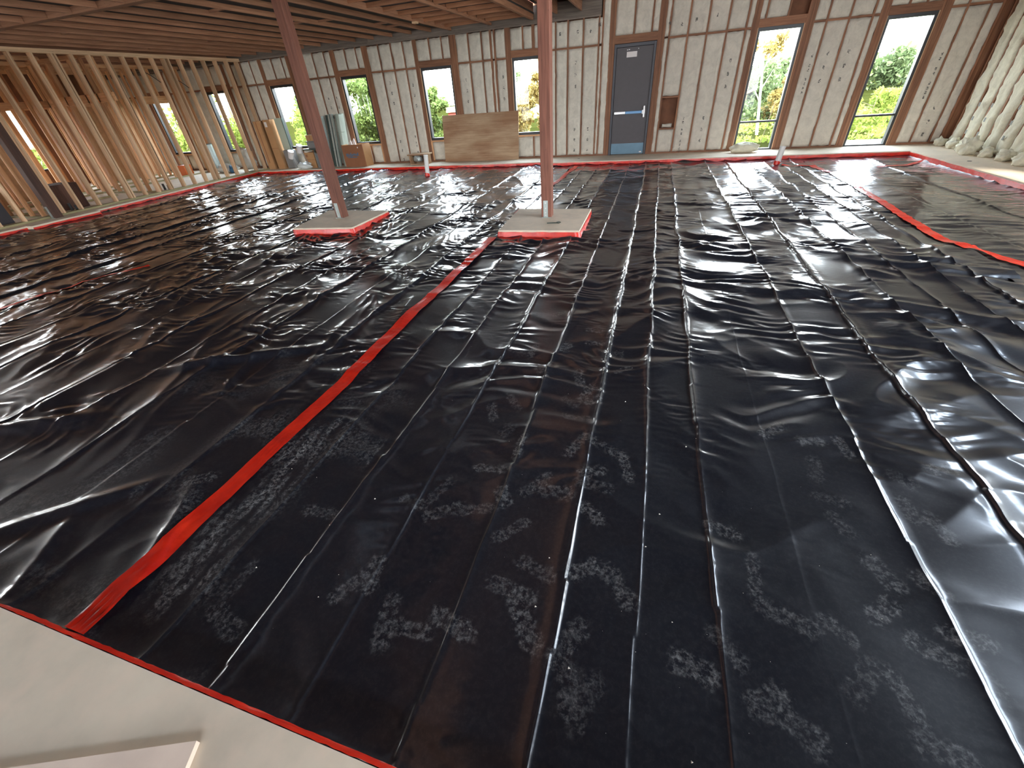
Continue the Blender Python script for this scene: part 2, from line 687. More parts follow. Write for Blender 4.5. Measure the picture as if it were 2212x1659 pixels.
# ------------------------------------------------------------------ floor slab with its sunken bay
def prism(mb, poly, z0, z1):
    n = len(poly)
    v = [(x, y, z0) for x, y in poly] + [(x, y, z1) for x, y in poly]
    f = [tuple(range(n - 1, -1, -1)), tuple(range(n, 2 * n))]
    f += [(i, (i + 1) % n, n + (i + 1) % n, n + i) for i in range(n)]
    mb.add(v, f)


fl = MB()
ZB = -0.35
prism(fl, [(-19.2, YE_L), (XJOG, YE_L), (XJOG, 13.62), (-19.2, 13.62)], ZB, 0)
prism(fl, [(XJOG, YE_R), (6.55, YE_R), (6.55, 13.62), (XJOG, 13.62)], ZB, 0)
prism(fl, [(XR, YN), (6.55, YN), (6.55, YE_R), (XR, YE_R)], ZB, 0)
prism(fl, [(-19.2, YN), (-12.60, YN), (-12.60, 5.6), (-12.44, 5.62), (-12.44, 6.97), (-12.64, 7.0), (-13.058, YE_L), (-19.2, YE_L)], ZB, 0)
prism(fl, [(-19.2, -6.0), (6.55, -6.0), (6.55, YN), (-19.2, YN)], ZB, 0)
fl.box((-13.2, YN, ZB - 0.02), (XR, YE_L, ZB))
floor = fl.build('floor', CONC)
tag(floor, 'pale concrete slab around the sunken sheeted bay', 'floor', kind='structure')
for hx, hy in ((-1.99, 12.87), (5.72, 10.75)):
    h = MB().tube((hx, hy, 0.001), (hx, hy, 0.004), 0.035, n=12)
    h.build('drilled_hole', DARKPANEL, floor)

# ------------------------------------------------------------------ far wall
wall_far = box('wall_far', (-19.2, 13.50, 0), (6.55, 13.53, 0.02), SHEATH)
tag(wall_far, 'insulated timber stud wall with windows and a dark door', 'wall', kind='structure')
WL = wall_far


def wpiece(name, x0, x1, z0, z1, y0=YW, y1=13.50, mats=FRAME, ax=2):
    return box(name, (x0, y0, z0), (x1, y1, z1), mats[ax], WL)


OPEN = [  # x0, x1, z0, z1, (rough opening)
    (-17.62, -16.58, 0.55, 2.33), (-14.90, -13.86, 0.55, 2.33),
    (-12.17, -11.22, 0.55, 2.32), (-9.43, -8.48, 0.57, 2.36), (-6.70, -5.70, 0.58, 2.37),
    (-3.95, -2.98, 0.60, 2.38), (1.95, 2.89, 0.0, 2.45), (4.42, 5.33, 0.0, 2.42), (-1.24, -0.23, 0.0, 2.43)]
# sheathing boards between the openings
xs = sorted(set([-19.2, 6.55] + [o[0] for o in OPEN] + [o[1] for o in OPEN]))
for a, b in zip(xs[:-1], xs[1:]):
    op = [o for o in OPEN if abs(o[0] - a) < 1e-6]
    if op:
        o = op[0]
        if o[2] > 0.05:
            wpiece('sheathing_board', a, b, 0, o[2], 13.50, 13.52, [SHEATH] * 3)
        wpiece('sheathing_board', a, b, o[3], 3.75, 13.50, 13.52, [SHEATH] * 3)
    else:
        wpiece('sheathing_board', a, b, 0, 3.75, 13.50, 13.52, [SHEATH] * 3)

# studs: (x0,x1) full height
STUDS = [(-12.65, -12.61), (-12.31, -12.17), (-11.22, -11.08), (-10.64, -10.60), (-10.23, -10.19), (-9.82, -9.78),
         (-9.59, -9.43), (-8.48, -8.29), (-7.94, -7.90), (-7.53, -7.49), (-7.15, -7.11), (-6.82, -6.70), (-5.70, -5.50),
         (-5.16, -5.12), (-4.78, -4.74), (-4.53, -4.47), (-4.42, -4.37), (-4.10, -3.95), (-2.98, -2.86), (-2.76, -2.72),
         (-2.44, -2.40), (-2.05, -2.01), (-1.66, -1.62), (-1.57, -1.53), (-1.38, -1.24), (-0.23, -0.07), (0.01, 0.05),
         (0.43, 0.47), (0.85, 0.89), (1.28, 1.32), (1.68, 1.72), (1.81, 1.95), (2.89, 3.06), (3.28, 3.32), (3.70, 3.74),
         (4.13, 4.17), (4.27, 4.42), (5.33, 5.50), (5.75, 5.79), (6.13, 6.17), (6.32, 6.50)]
left_st = []
x = -13.02
while x > -19.1:
    if not any(o[0] - 0.12 < x < o[1] + 0.12 for o in OPEN):
        left_st.append((x - 0.02, x + 0.02))
    x -= 0.4064
for o in OPEN[:2]:
    left_st += [(o[0] - 0.12, o[0]), (o[1], o[1] + 0.12)]
STUDS = sorted(STUDS + left_st)


def ztop(x):
    return 3.0 if x < -1.6 else 3.66


for a, b in STUDS:
    n = max(1, round((b - a) / 0.042))
    w = (b - a) / n
    for i in range(n):
        wpiece('stud', a + i * w + 0.0008, a + (i + 1) * w - 0.0008, 0.038, ztop(a), YW + random.uniform(-0.003, 0.003))
# plates
xs_sole = [(-19.2, -1.24), (-0.23, 1.95), (2.89, 4.42), (5.33, 6.5)]
for a, b in xs_sole:
    wpiece('sole_plate', a, b, 0.0, 0.038, YW - 0.004, ax=0)
for z in (3.0, 3.04):
    x = -19.2
    while x < -1.62:
        x2 = min(x + 4.88 + (0.6 if z > 3.01 else 0), -1.60)
        wpiece('top_plate', x + 0.002, x2 - 0.002, z, z + 0.038, YW - 0.005, mats=[GREYPL] * 3)
        x = x2
x = -19.2
while x < -1.62:
    x2 = min(x + 3.66, -1.60)
    wpiece('rim_board', x + 0.002, x2 - 0.002, 3.078, 3.36, YW + 0.03, mats=[GREYPL] * 3)
    x = x2
wpiece('sheathing_board', -1.60, 6.55, 3.75, 5.2, 13.50, 13.52, [SHEATH] * 3)
wpiece('top_plate', -1.60, 6.5, 3.66, 3.70, mats=FRAME, ax=0)


def zblock(x):
    return 2.385 if x < -2.9 else 2.455


def gaps(zone_members, x0, x1):
    ms = sorted(zone_members)
    out = []
    cur = x0
    for a, b in ms:
        if a > cur + 0.015:
            out.append((cur, a))
        cur = max(cur, b)
    if x1 > cur + 0.015:
        out.append((cur, x1))
    return out


BATTN = 0


def batt_mesh(name, x0, x1, z0, z1, parent, mat, seed, yf=YW, bulge=0.03, wav=0.016, fluff=0.012):
    """soft slab of wool: wavy sides, cushioned face"""
    w, h = x1 - x0, z1 - z0
    nx = 9 if w > 0.15 else 6
    nz = max(7, int(h / 0.055))
    u = np.concatenate([[0], np.linspace(0.0, 1, nx), [1]])
    v = np.concatenate([[0], np.linspace(0.0, 1, nz), [1]])
    U, V = np.meshgrid(u, v)
    Z = z0 + V * h
    wl = pn(V * h / 0.22, np.full_like(V, seed * 3.1), 3) * wav + pn(V * h / 0.07, np.full_like(V, seed * 1.7), 4) * wav * 0.5
    wr = pn(V * h / 0.22, np.full_like(V, seed * 2.3 + 50), 5) * wav + pn(V * h / 0.07, np.full_like(V, seed * 4.7 + 9), 6) * wav * 0.5
    ov = 0.006
    xl, xr = x0 - ov + wl, x1 + ov + wr
    X = xl + (xr - xl) * U
    zl = pn(U * w / 0.12, np.full_like(U, seed * 5.3), 7) * wav
    Z = Z + np.where(V > 0.5, zl * V, -zl * (1 - V)) * 0.9
    e = np.minimum(np.minimum(U, 1 - U) * w, np.minimum(V, 1 - V) * h)
    cush = np.clip(e / 0.05, 0, 1)
    cush = np.sqrt(1 - (1 - cush) ** 2)
    Y = yf + 0.012 - bulge * cush + fluff * pn(X / 0.16 + seed, Z / 0.2, 8) * cush + fluff * 0.6 * pn(X / 0.05 + seed, Z / 0.06, 9) * cush
    Y[0, :] = Y[-1, :] = 13.495
    Y[:, 0] = Y[:, -1] = 13.495
    P = np.stack([X, Y, Z], -1)
    o = grid_obj(name, P, mat, parent)
    return o


def glyph_marks(parent, spots, yf, seed):
    """small printed marks on a batt face; spots: (x, z, w, h)"""
    mb = MB()
    r = random.Random(seed)
    for (x, z, w, h) in spots:
        n, m = 3, 4
        for i in range(n):
            for j in range(m):
                if r.random() < 0.68:
                    a = x - w / 2 + w * i / n
                    c = z - h / 2 + h * j / m
                    mb.box((a, yf - 0.002, c), (a + w / n * 0.92, yf, c + h / m * 0.85))
    if mb.v:
        mb.build('printed_mark', INK, parent)


lowm = list(STUDS) + [(o[0], o[1]) for o in OPEN]
upm = list(STUDS)
CRIP = [(-17.12, -17.08), (-14.40, -14.36), (-11.79, -11.75), (-11.40, -11.36), (-9.08, -9.04), (-8.70, -8.66), (-6.33, -6.29), (-5.95, -5.91),
        (-3.63, -3.59), (-3.37, -3.29), (-0.82, -0.78), (-0.40, -0.36), (2.05, 2.09), (2.49, 2.53), (4.72, 4.76), (5.02, 5.06)]
HDR = []   # x0,x1,z0,z1
for o in OPEN:
    ht = 0.15 if o[0] != -1.24 else 0.16
    zz = o[3]
    HDR.append((o[0], o[1], zz, zz + ht))
    wpiece('header', o[0], o[1], zz, zz + ht, YW - 0.002, ax=0)
    if o[2] > 0.1:
        wpiece('sill_plate', o[0], o[1], o[2] - 0.04, o[2], YW - 0.004, ax=0, mats=ORNG)
        xm = (o[0] + o[1]) / 2
        wpiece('cripple_stud', xm + 0.05, xm + 0.09, 0.038, o[2] - 0.04)
        wpiece('cripple_stud', o[0], o[0] + 0.04, 0.038, o[2] - 0.04, mats=ORNG)
        wpiece('cripple_stud', o[1] - 0.04, o[1], 0.038, o[2] - 0.04, mats=ORNG)
for a, b in CRIP:
    h = [q for q in HDR if q[0] - 0.01 < a < q[1]][0]
    wpiece('cripple_stud', a, b, h[3], ztop(a))
# blocking between studs
bl_gaps = gaps([(o[0], o[1]) for o in OPEN], -19.2, 6.4)
for a, b in gaps(lowm, -19.2, 6.36):
    if b - a < 0.09 or (-1.53 < a < -1.4):
        continue
    z = zblock(a) + random.uniform(-0.006, 0.006)
    wpiece('blocking', a, b, z - 0.02, z + 0.02, YW + 0.002, ax=0)

seed = 1
MARKS = [  # x, z centres of three-mark columns read off the wall
    (-10.0, 1.62), (-9.7, 1.62), (-7.72, 1.85), (-7.75, 0.35), (-6.98, 1.75), (-5.3, 1.75), (-4.2, 1.75),
    (-2.2, 0.42), (-1.83, 0.42), (1.12, 0.52), (1.5, 1.65), (3.5, 1.62), (3.9, 1.62), (5.95, 0.45), (-2.2, 1.9)]
STRINGS = [(-7.2, 0.42, 9), (0.64, 0.45, 10), (3.2, 1.55, 9), (5.66, 1.35, 10)]


def place_marks(o, a, b, z0, z1, sd):
    yf = YW - 0.0195
    spots = []
    for (mx, mz) in MARKS:
        if a < mx < b:
            for k in (-1, 0, 1):
                if z0 + 0.05 < mz + 0.25 * k < z1 - 0.05:
                    spots.append((mx, mz + 0.25 * k, 0.042, 0.075))
    for (mx, mz, n) in STRINGS:
        if a < mx < b and z0 < mz < z1:
            for k in range(n):
                if k in (4, 7):
                    continue
                spots.append((mx, mz + 0.085 * (k - n / 2), 0.035, 0.052))
    if spots:
        glyph_marks(o, spots, yf - 0.006, sd)


# lower batts
for a, b in gaps(lowm, -19.2, 6.36):
    if b - a < 0.025:
        continue
    seed += 1
    if -1.53 <= a < -1.40:          # tall strip left of the door runs full height
        batt_mesh('insulation_batt', a, b, 0.04, 3.45, WL, BATT, seed, wav=0.016)
        continue
    zb = zblock(a)
    if 0.04 < a < 0.1:              # open pocket right of the door
        batt_mesh('insulation_batt', a, b, 0.04, 0.55, WL, BATT, seed)
        seed += 1
        batt_mesh('insulation_batt', a, b, 1.29, zb - 0.02, WL, BATT, seed)
        wpiece('blocking', a, b, 0.555, 0.59, ax=0)
        wpiece('blocking', a, b, 1.25, 1.285, ax=0)
        tuft = batt_mesh('insulation_tuft', a + 0.08, b - 0.07, 0.60, 0.68, WL, BATT, 77, yf=YW + 0.06)
        continue
    o = batt_mesh('insulation_batt', a, b, 0.04, zb - 0.02, WL, BATT, seed)
    place_marks(o, a, b, 0.04, zb - 0.02, seed)
# upper batts between studs
for a, b in gaps(upm + [(o[0], o[1]) for o in OPEN], -19.2, 6.36):
    if b - a < 0.025 or (-1.53 <= a < -1.40):
        continue
    seed += 1
    o = batt_mesh('insulation_batt', a, b, zblock(a) + 0.02, ztop(a) - random.uniform(0.0, 0.03), WL, BATT, seed)
    r = random.Random(seed)
    if -3 < a < 1.2:
        place_m = [((a + b) / 2 + r.uniform(-0.08, 0.08), 2.55 + r.uniform(0.1, 0.3), 0.045, 0.07)]
        glyph_marks(o, place_m, YW - 0.026, seed)
# batts above headers, below sills
for o, h in zip(OPEN, HDR):
    cr = [c for c in CRIP if o[0] - 0.01 < c[0] < o[1]]
    for a, b in gaps(cr, o[0], o[1]):
        if b - a < 0.03 or (2.5 < a < 2.6):
            continue
        seed += 1
        batt_mesh('insulation_batt', a, b, h[3] + 0.005, ztop(a) - 0.02, WL, BATT, seed)
    if o[2] > 0.1:
        xm = (o[0] + o[1]) / 2
        for a, b in ((o[0] + 0.04, xm + 0.05), (xm + 0.09, o[1] - 0.04)):
            seed += 1
            batt_mesh('insulation_batt', a, b, 0.045, o[2] - 0.05, WL, BATT, seed)

# ------------------------------------------------------------------ windows
GY_ = 13.47


def window(n, x0, x1, z0, z1, bar=None, label=''):
    w = empty('window_%d' % n, ((x0 + x1) / 2, GY_, z0))
    tag(w, label, 'window', kind='structure')
    fw = 0.065
    y0, y1 = GY_ - 0.085, GY_ + 0.05
    zb = z0 if z0 > 0.05 else 0.001
    box('frame_side', (x0, y0, zb), (x0 + fw, y1, z1), BLACKF, w)
    box('frame_side', (x1 - fw, y0, zb), (x1, y1, z1), BLACKF, w)
    box('frame_head', (x0 + fw, y0, z1 - fw), (x1 - fw, y1, z1), BLACKF, w)
    box('frame_sill', (x0 + fw, y0, zb), (x1 - fw, y1, zb + (fw if z0 > 0.05 else 0.03)), BLACKF, w)
    # pale timber stop along the jambs
    box('jamb_stop', (x0 - 0.001, YW + 0.012, zb), (x0 + 0.014, y0, z1), PALE[2], w)
    box('jamb_stop', (x1 - 0.014, YW + 0.012, zb), (x1 + 0.001, y0, z1), PALE[2], w)
    spans = [(zb + 0.03, z1 - fw)]
    if bar:
        box('glazing_bar', (x0 + fw, y0 + 0.01, bar - 0.02), (x1 - fw, y1 - 0.01, bar + 0.02), BLACKF, w)
        spans = [(zb + 0.03, bar - 0.02), (bar + 0.02, z1 - fw)]
    for a, b in spans:
        mesh_obj('pane', [(x0 + fw, GY_, a), (x1 - fw, GY_, a), (x1 - fw, GY_, b), (x0 + fw, GY_, b)], [(0, 1, 2, 3)], GLASS, w)
    return w


WLAB = ['black framed window seen through both stud partitions', 'black framed window behind the bare stud partition',
        'black framed window behind the left post', 'black framed window above the open cardboard box',
        'black framed window partly covered by the plywood sheet', 'black framed window beside the middle post',
        'tall black framed window with a glazing bar, nearest the door', 'tall black framed window nearest the right corner']
wi = 0
for k, o in enumerate(OPEN[:8]):
    window(k + 1, o[0], o[1], o[2], o[3], 0.62 if o[2] < 0.05 else None, WLAB[k])

# ------------------------------------------------------------------ door
door = empty('door_1', (-0.735, 13.40, 0))
tag(door, 'charcoal exit door with push bar and blue kick plate', 'door', kind='structure')
dx0, dx1 = -1.235, -0.235
box('frame_side', (dx0, 13.335, 0.001), (dx0 + 0.055, 13.48, 2.42), DFRAME, door, bevel=0.004)
box('frame_side', (dx1 - 0.055, 13.335, 0.001), (dx1, 13.48, 2.42), DFRAME, door, bevel=0.004)
box('frame_head', (dx0 + 0.055, 13.335, 2.355), (dx1 - 0.055, 13.48, 2.42), DFRAME, door, bevel=0.004)
box('door_back', (dx0, 13.44, 0.0), (dx1, 13.49, 2.42), DFRAME, door)  # unseen panel added to stop light leaking round the leaf
box('door_shield', (dx0 - 0.09, 13.525, 0.0), (dx1 + 0.09, 13.55, 2.5), DFRAME, door)  # second unseen panel, outside, blocks light at the frame edges
leaf = box('door_leaf', (dx0 + 0.058, 13.385, 0.012), (dx1 - 0.058, 13.43, 2.35), DOORM, door, bevel=0.003)
box('kick_plate', (dx0 + 0.065, 13.381, 0.02), (dx1 - 0.065, 13.385, 0.275), KICK, leaf)
box('label_sign', (-0.93, 13.379, 2.15), (-0.68, 13.385, 2.26), WHITE, leaf)
box('mounting_screw', (-0.93, 13.378, 2.29), (-0.905, 13.385, 2.305), ALU, leaf)
box('mounting_screw', (-0.89, 13.378, 2.295), (-0.86, 13.385, 2.31), ALU, leaf)
box('mounting_screw', (-0.66, 13.378, 2.30), (-0.645, 13.385, 2.315), ALU, leaf)
pb = empty('push_bar', (-0.735, 13.36, 0.99))
pb.parent = door
pb.location = Vector((-0.735, 13.36, 0.99)) - Vector(door.location)
box('bar_cover', (-1.145, 13.325, 0.955), (-0.85, 13.385, 1.02), ALU, pb, bevel=0.008)
box('bar_film', (-0.85, 13.328, 0.958), (-0.43, 13.385, 1.017), BLUEBAR, pb, bevel=0.006)
box('latch_head', (-0.43, 13.32, 0.94), (-0.34, 13.385, 1.035), ALU, pb, bevel=0.008)
box('latch_case', (-0.40, 13.315, 0.86), (-0.345, 13.384, 1.13), ALU, pb, bevel=0.01)
box('kick_plate_label', (-0.40, 13.379, 0.045), (-0.34, 13.3815, 0.075), WHITE, leaf)

# ------------------------------------------------------------------ right wall
wall_right = box('wall_right', (6.50, -6, 2.5), (6.54, 13.5, 3.6), SHEATH)
tag(wall_right, 'stud wall stuffed with bulging cream insulation', 'wall', kind='structure')
box('sheathing_board', (6.50, 7.4, 3.6), (6.54, 13.5, 5.2), SHEATH, wall_right)
box('sheathing_board', (6.50, -6, 4.6), (6.54, 7.4, 5.2), SHEATH, wall_right)
box('sheathing_board', (6.50, -6, 3.6), (6.54, 2.4, 4.9), SHEATH, wall_right)
for q in (2.4, 4.8, 7.3):  # unseen high window strip, added to light the room from above
    box('clerestory_mullion', (6.48, q, 3.6), (6.55, q + 0.1, 4.6), BLACKF, wall_right)
portal('clerestory_portal', (6.6, 4.9, 4.1), (0, math.radians(90), 0), 1.0, 5.0)
RWIN = [(1.8, 4.2), (4.9, 7.3)]  # side windows out of view, added to brighten the room
cur = -6.0
for a, b in RWIN + [(13.5, None)]:
    box('sheathing_board', (6.50, cur, 0), (6.54, a, 2.5), SHEATH, wall_right)
    cur = b
for i, (a, b) in enumerate(RWIN):
    w = empty('window_%d' % (20 + i), (6.5, (a + b) / 2, 0))
    tag(w, ['right side window past the viewpoint',
            'right side window nearest the pictured insulation'][i], 'window', kind='structure')
    box('frame_side', (6.46, a, 0.001), (6.55, a + 0.05, 2.5), BLACKF, w)
    box('frame_side', (6.46, b - 0.05, 0.001), (6.55, b, 2.5), BLACKF, w)
    box('frame_head', (6.46, a + 0.05, 2.45), (6.55, b - 0.05, 2.5), BLACKF, w)
    box('glazing_bar', (6.47, a + 0.05, 0.6), (6.54, b - 0.05, 0.64), BLACKF, w)
    mesh_obj('pane', [(6.52, a + .05, .001), (6.52, b - .05, .001), (6.52, b - .05, 2.45), (6.52, a + .05, 2.45)], [(0, 1, 2, 3)], GLASS, w)
    portal('window_portal', (6.6, (a + b) / 2, 1.25), (0, math.radians(90), 0), 2.4, b - a)
y = 13.02
k = 0
box('corner_stud', (6.36, 13.2, 0.0), (6.50, 13.36, 3.66), FRAME[2], wall_right)
box('sole_plate', (6.36, -6, 0), (6.50, 13.2, 0.038), FRAME[1], wall_right)
while y > 7.8:
    w = 0.385
    box('stud', (6.36, y - 0.02, 0.038), (6.50, y + 0.02, 3.66), FRAME[2], wall_right)
    # batt built in a far-wall style frame, then turned onto the side wall
    ny_, nz_ = 9, 60
    u = np.concatenate([[0], np.linspace(0, 1, ny_), [1]])
    v = np.concatenate([[0], np.linspace(0, 1, nz_), [1]])
    U, V = np.meshgrid(u, v)
    sd = 300 + k
    zt = V * 3.55 + 0.03
    wl = pn(zt / 0.34, np.full_like(zt, sd * 1.3), 3) * 0.065 + pn(zt / 0.09, np.full_like(zt, sd * 2.1), 4) * 0.022
    wr = pn(zt / 0.30, np.full_like(zt, sd * 3.7), 5) * 0.05 + pn(zt / 0.09, np.full_like(zt, sd * 0.9), 6) * 0.022
    ya, yb = y - 0.02 - w + 0.020 + wl, y - 0.02 - 0.020 + wr
    Yv = ya + (yb - ya) * U
    e = np.clip(np.minimum(U, 1 - U) * w / 0.09, 0, 1)
    cush = np.sqrt(1 - (1 - e) ** 2)
    slump = 0.05 * sstep(0.9, 0.0, zt)
    Xv = 6.38 - (0.042 + slump * 0.7) * cush + (0.045 * pn(Yv / 0.13, zt / 0.45 + k, 8) + 0.020 * pn(Yv / 0.05, zt / 0.10, 9)) * cush
    Xv[:, 0] = Xv[:, -1] = 6.49
    Xv[0, :] = Xv[-1, :] = 6.49
    ob = grid_obj('insulation_batt', np.stack([Xv, Yv, zt], -1)[:, ::-1], BATT2, wall_right)
    if k in (1, 2, 4, 6):
        mb = MB()
        for q in range(3):
            zz = 0.28 + q * 0.24
            mb.box((6.262, y - 0.25, zz), (6.266, y - 0.20, zz + 0.07))
        mb.build('printed_mark', INK2, ob)
    y -= 0.4064 + random.uniform(-0.01, 0.01)
    k += 1


def lump(name, c, r, mat, seed, n=14, rough=0.35):
    """torn irregular lump of wool or bag"""
    th = np.linspace(0, np.pi, n)
    ph = np.linspace(0, 2 * np.pi, 2 * n)
    T, Pp = np.meshgrid(th, ph, indexing='ij')
    dx, dy, dz = np.sin(T) * np.cos(Pp), np.sin(T) * np.sin(Pp), np.cos(T)
    s = 1 + rough * pn(dx * 1.6 + seed * 3.3 + dz, dy * 1.6 + dz * 1.3, 12) + rough * 0.5 * pn(dx * 4 + seed, dy * 4 + dz * 4, 13)
    P = np.stack([c[0] + r[0] * dx * s, c[1] + r[1] * dy * s, np.maximum(c[2] + r[2] * dz * s, c[2] - r[2] * 0.75)], -1)
    P[:, -1] = P[:, 0]
    return grid_obj(name, P[:, ::-1], mat)


SCR = [(6.18, 12.95, .10, .12, .09), (6.20, 12.45, .10, .14, .10), (6.16, 12.0, .11, .13, .10), (6.05, 11.62, .15, .16, .17),
       (6.17, 11.2, .11, .13, .09), (6.18, 10.7, .11, .15, .10), (6.15, 10.15, .12, .16, .11)]
SL = ['torn tuft of cream insulation at the foot of the corner', 'small cream insulation scrap beside the corner tuft',
      'cream insulation scrap just short of the big torn lump', 'big torn lump of cream insulation fallen from the right wall',
      'cream insulation scrap on the near side of the big lump', 'flattish cream insulation scrap below marked batts',
      'cream insulation scrap closest to the picture edge']
for i, s in enumerate(SCR):
    o = lump('insulation_scrap', (s[0], s[1], s[4] * 0.75), (s[2], s[3], s[4]), BATT2, i + 1, rough=0.5)
    tag(o, SL[i], 'insulation', 'insulation scraps along the right wall')

# ------------------------------------------------------------------ ceiling
ceiling = box('ceiling', (-19.2, -6.2, 3.196), (-3.30, 13.55, 3.23), DECK)
box('deck_panel', (-3.30, -6.2, 3.40), (-1.60, 13.55, 3.44), DECK, ceiling)
tag(ceiling, 'dark roof deck on exposed timber joists', 'ceiling', kind='structure')
box('deck_panel', (-1.60, -6.2, 5.20), (6.6, 13.55, 5.24), DECK, ceiling)  # unseen roof raised to fit the added high window strips
box('deck_upstand', (-1.62, -6.2, 3.36), (-1.58, 13.36, 5.20), JOIST[1], ceiling)
XJ = wood('cross_joist_wood', srgb(150, 98, 68), srgb(182, 126, 90), 0)
JD = 0.085
xj = -6.19
while xj > -19.1:
    for (ya, yb) in ((6.53, 13.36), (-6.0, 6.38)):
        off = 0.0 if ya > 0 else 0.04
        box('ceiling_joist', (xj - 0.019 + off, ya, ZJ + random.uniform(0, .008)), (xj + 0.019 + off, yb, ZJ + JD), JOIST[1], ceiling)
    xj -= 0.605
for xg, wd in ((-5.60, 0.04), (-4.46, 0.05), (-3.34, 0.07)):
    box('ceiling_girder', (xg - wd / 2, -6.0, ZJ - 0.02), (xg + wd / 2, 13.36, ZJ + (JD if xg == -5.60 else 0.03 if xg == -4.46 else 0.29)), JOIST[1], ceiling)
for xg in (-2.71, -2.10):
    box('ceiling_rafter', (xg - 0.02, -6.0, ZJ + 0.03), (xg + 0.02, 13.36, 3.40), JOIST[1], ceiling)
yj = 12.95
while yj > -5.5:
    if abs(yj - 6.45) > 0.12:
        for a, b in ((-5.58, -4.47), (-4.45, -3.38)):
            box('cross_joist', (a, yj - 0.019, ZJ + 0.012), (b, yj + 0.019, ZJ + JD), XJ, ceiling)
    yj -= 0.605
box('ceiling_beam', (-19.0, 6.385, ZJ - 0.005), (-1.62, 6.525, ZJ + JD), JOIST[0], ceiling)
box('joist_block', (-5.63, 11.2, ZJ - 0.055), (-5.53, 11.33, ZJ - 0.02), PALE[0], ceiling)
# gaps of foam paper showing between joists: short blocks of solid bridging
for k in range(12):
    xb = -6.19 - 0.605 * random.randint(0, 14)
    yb = random.uniform(6.9, 12.8)
    box('bridging_block', (xb - 0.585, yb, ZJ + 0.05), (xb - 0.02, yb + 0.04, ZJ + JD), JOIST[0], ceiling)

# ------------------------------------------------------------------ left stud partition
wall_left = empty('wall_left', (-13.0, 9.5, 0))
tag(wall_left, 'bare pale timber stud partition along the left edge', 'wall', kind='structure')
PY = [0.9, 1.3, 1.7, 2.1, 2.55, 2.95, 3.35, 3.75, 4.15, 4.55, 4.98, 5.40, 5.83, 6.58, 6.96, 7.37, 7.77, 8.15, 8.55, 8.92, 9.31, 9.70, 10.06, 10.46, 10.78, 10.90, 11.25, 11.63, 12.03, 12.44, 12.85, 13.24]
for yy in PY:
    box('stud', (-13.096, yy - 0.019, 0.038), (-12.956, yy + 0.019, 3.0), PALE[2], wall_left)
for yy in (8.19, 9.27):
    box('stud', (-13.096, yy, 0.038), (-12.956, yy + 0.038, 3.0), PALE[2], wall_left)
box('sole_plate', (-13.096, 0.3, 0.0), (-12.956, 13.34, 0.038), TREATED, wall_left)
for z in (3.0, 3.039):
    box('top_plate', (-13.096, 0.3, z), (-12.956, 13.34, z + 0.038), PALE[1], wall_left)

wall_in = empty('wall_inner', (-15.6, 9.5, 0))
tag(wall_in, 'second stud partition with headers, seen through the first', 'wall', kind='structure')
xx = -15.6
yy = 0.6
while yy < 13.2:
    if not (9.55 < yy < 10.45) and not (11.55 < yy < 12.5):
        box('stud', (xx - 0.045, yy - 0.019, 0.038), (xx + 0.045, yy + 0.019, 3.0), ORNG[2], wall_in)
    yy += 0.4064
for a, b in ((9.5, 10.5), (11.5, 12.55)):
    box('header', (xx - 0.045, a, 2.1), (xx + 0.045, b, 2.3), ORNG[1], wall_in)
    for q in (a, a + 0.04, b, b - 0.04):
        box('jack_stud', (xx - 0.045, q - 0.019, 0.038), (xx + 0.045, q + 0.019, 2.1 if q not in (a, b) else 3.0), ORNG[2], wall_in)
    for q in (a + 0.3, a + 0.7):
        box('cripple_stud', (xx - 0.045, q - 0.019, 2.3), (xx + 0.045, q + 0.019, 3.0), ORNG[2], wall_in)
box('sole_plate', (xx - 0.045, 0.3, 0), (xx + 0.045, 13.3, 0.038), TREATED, wall_in)
box('top_plate', (xx - 0.045, 0.3, 3.0), (xx + 0.045, 13.3, 3.078), ORNG[1], wall_in)
for xx_, ya_, yb_, off_ in ((-16.6, 0.6, 12.2, 0.1), (-17.7, 0.6, 13.0, 0.3), (-14.4, 0.6, 8.7, 0.2)):
    yy = ya_ + off_
    while yy < yb_:
        if not (xx_ < -16 and 9.75 < yy * 13 / -xx_ * 1.0 < 9.75):
            box('stud', (xx_ - 0.045, yy - 0.019, 0.038), (xx_ + 0.045, yy + 0.019, 3.0), ORNG[2], wall_in)
        yy += 0.4064
    box('sole_plate', (xx_ - 0.045, ya_, 0), (xx_ + 0.045, yb_, 0.038), TREATED, wall_in)
    box('top_plate', (xx_ - 0.045, ya_, 3.0), (xx_ + 0.045, yb_, 3.078), ORNG[1], wall_in)
    box('header', (xx_ - 0.045, yb_ * 0.45, 2.15), (xx_ + 0.045, yb_ * 0.8, 2.30), ORNG[1], wall_in)
box('wall_panel', (-17.76, 10.2, 0.04), (-17.745, 12.9, 2.35), OSB, wall_in)
box('wall_panel', (-16.655, 6.6, 0.04), (-16.645, 8.1, 2.9), OSB, wall_in)
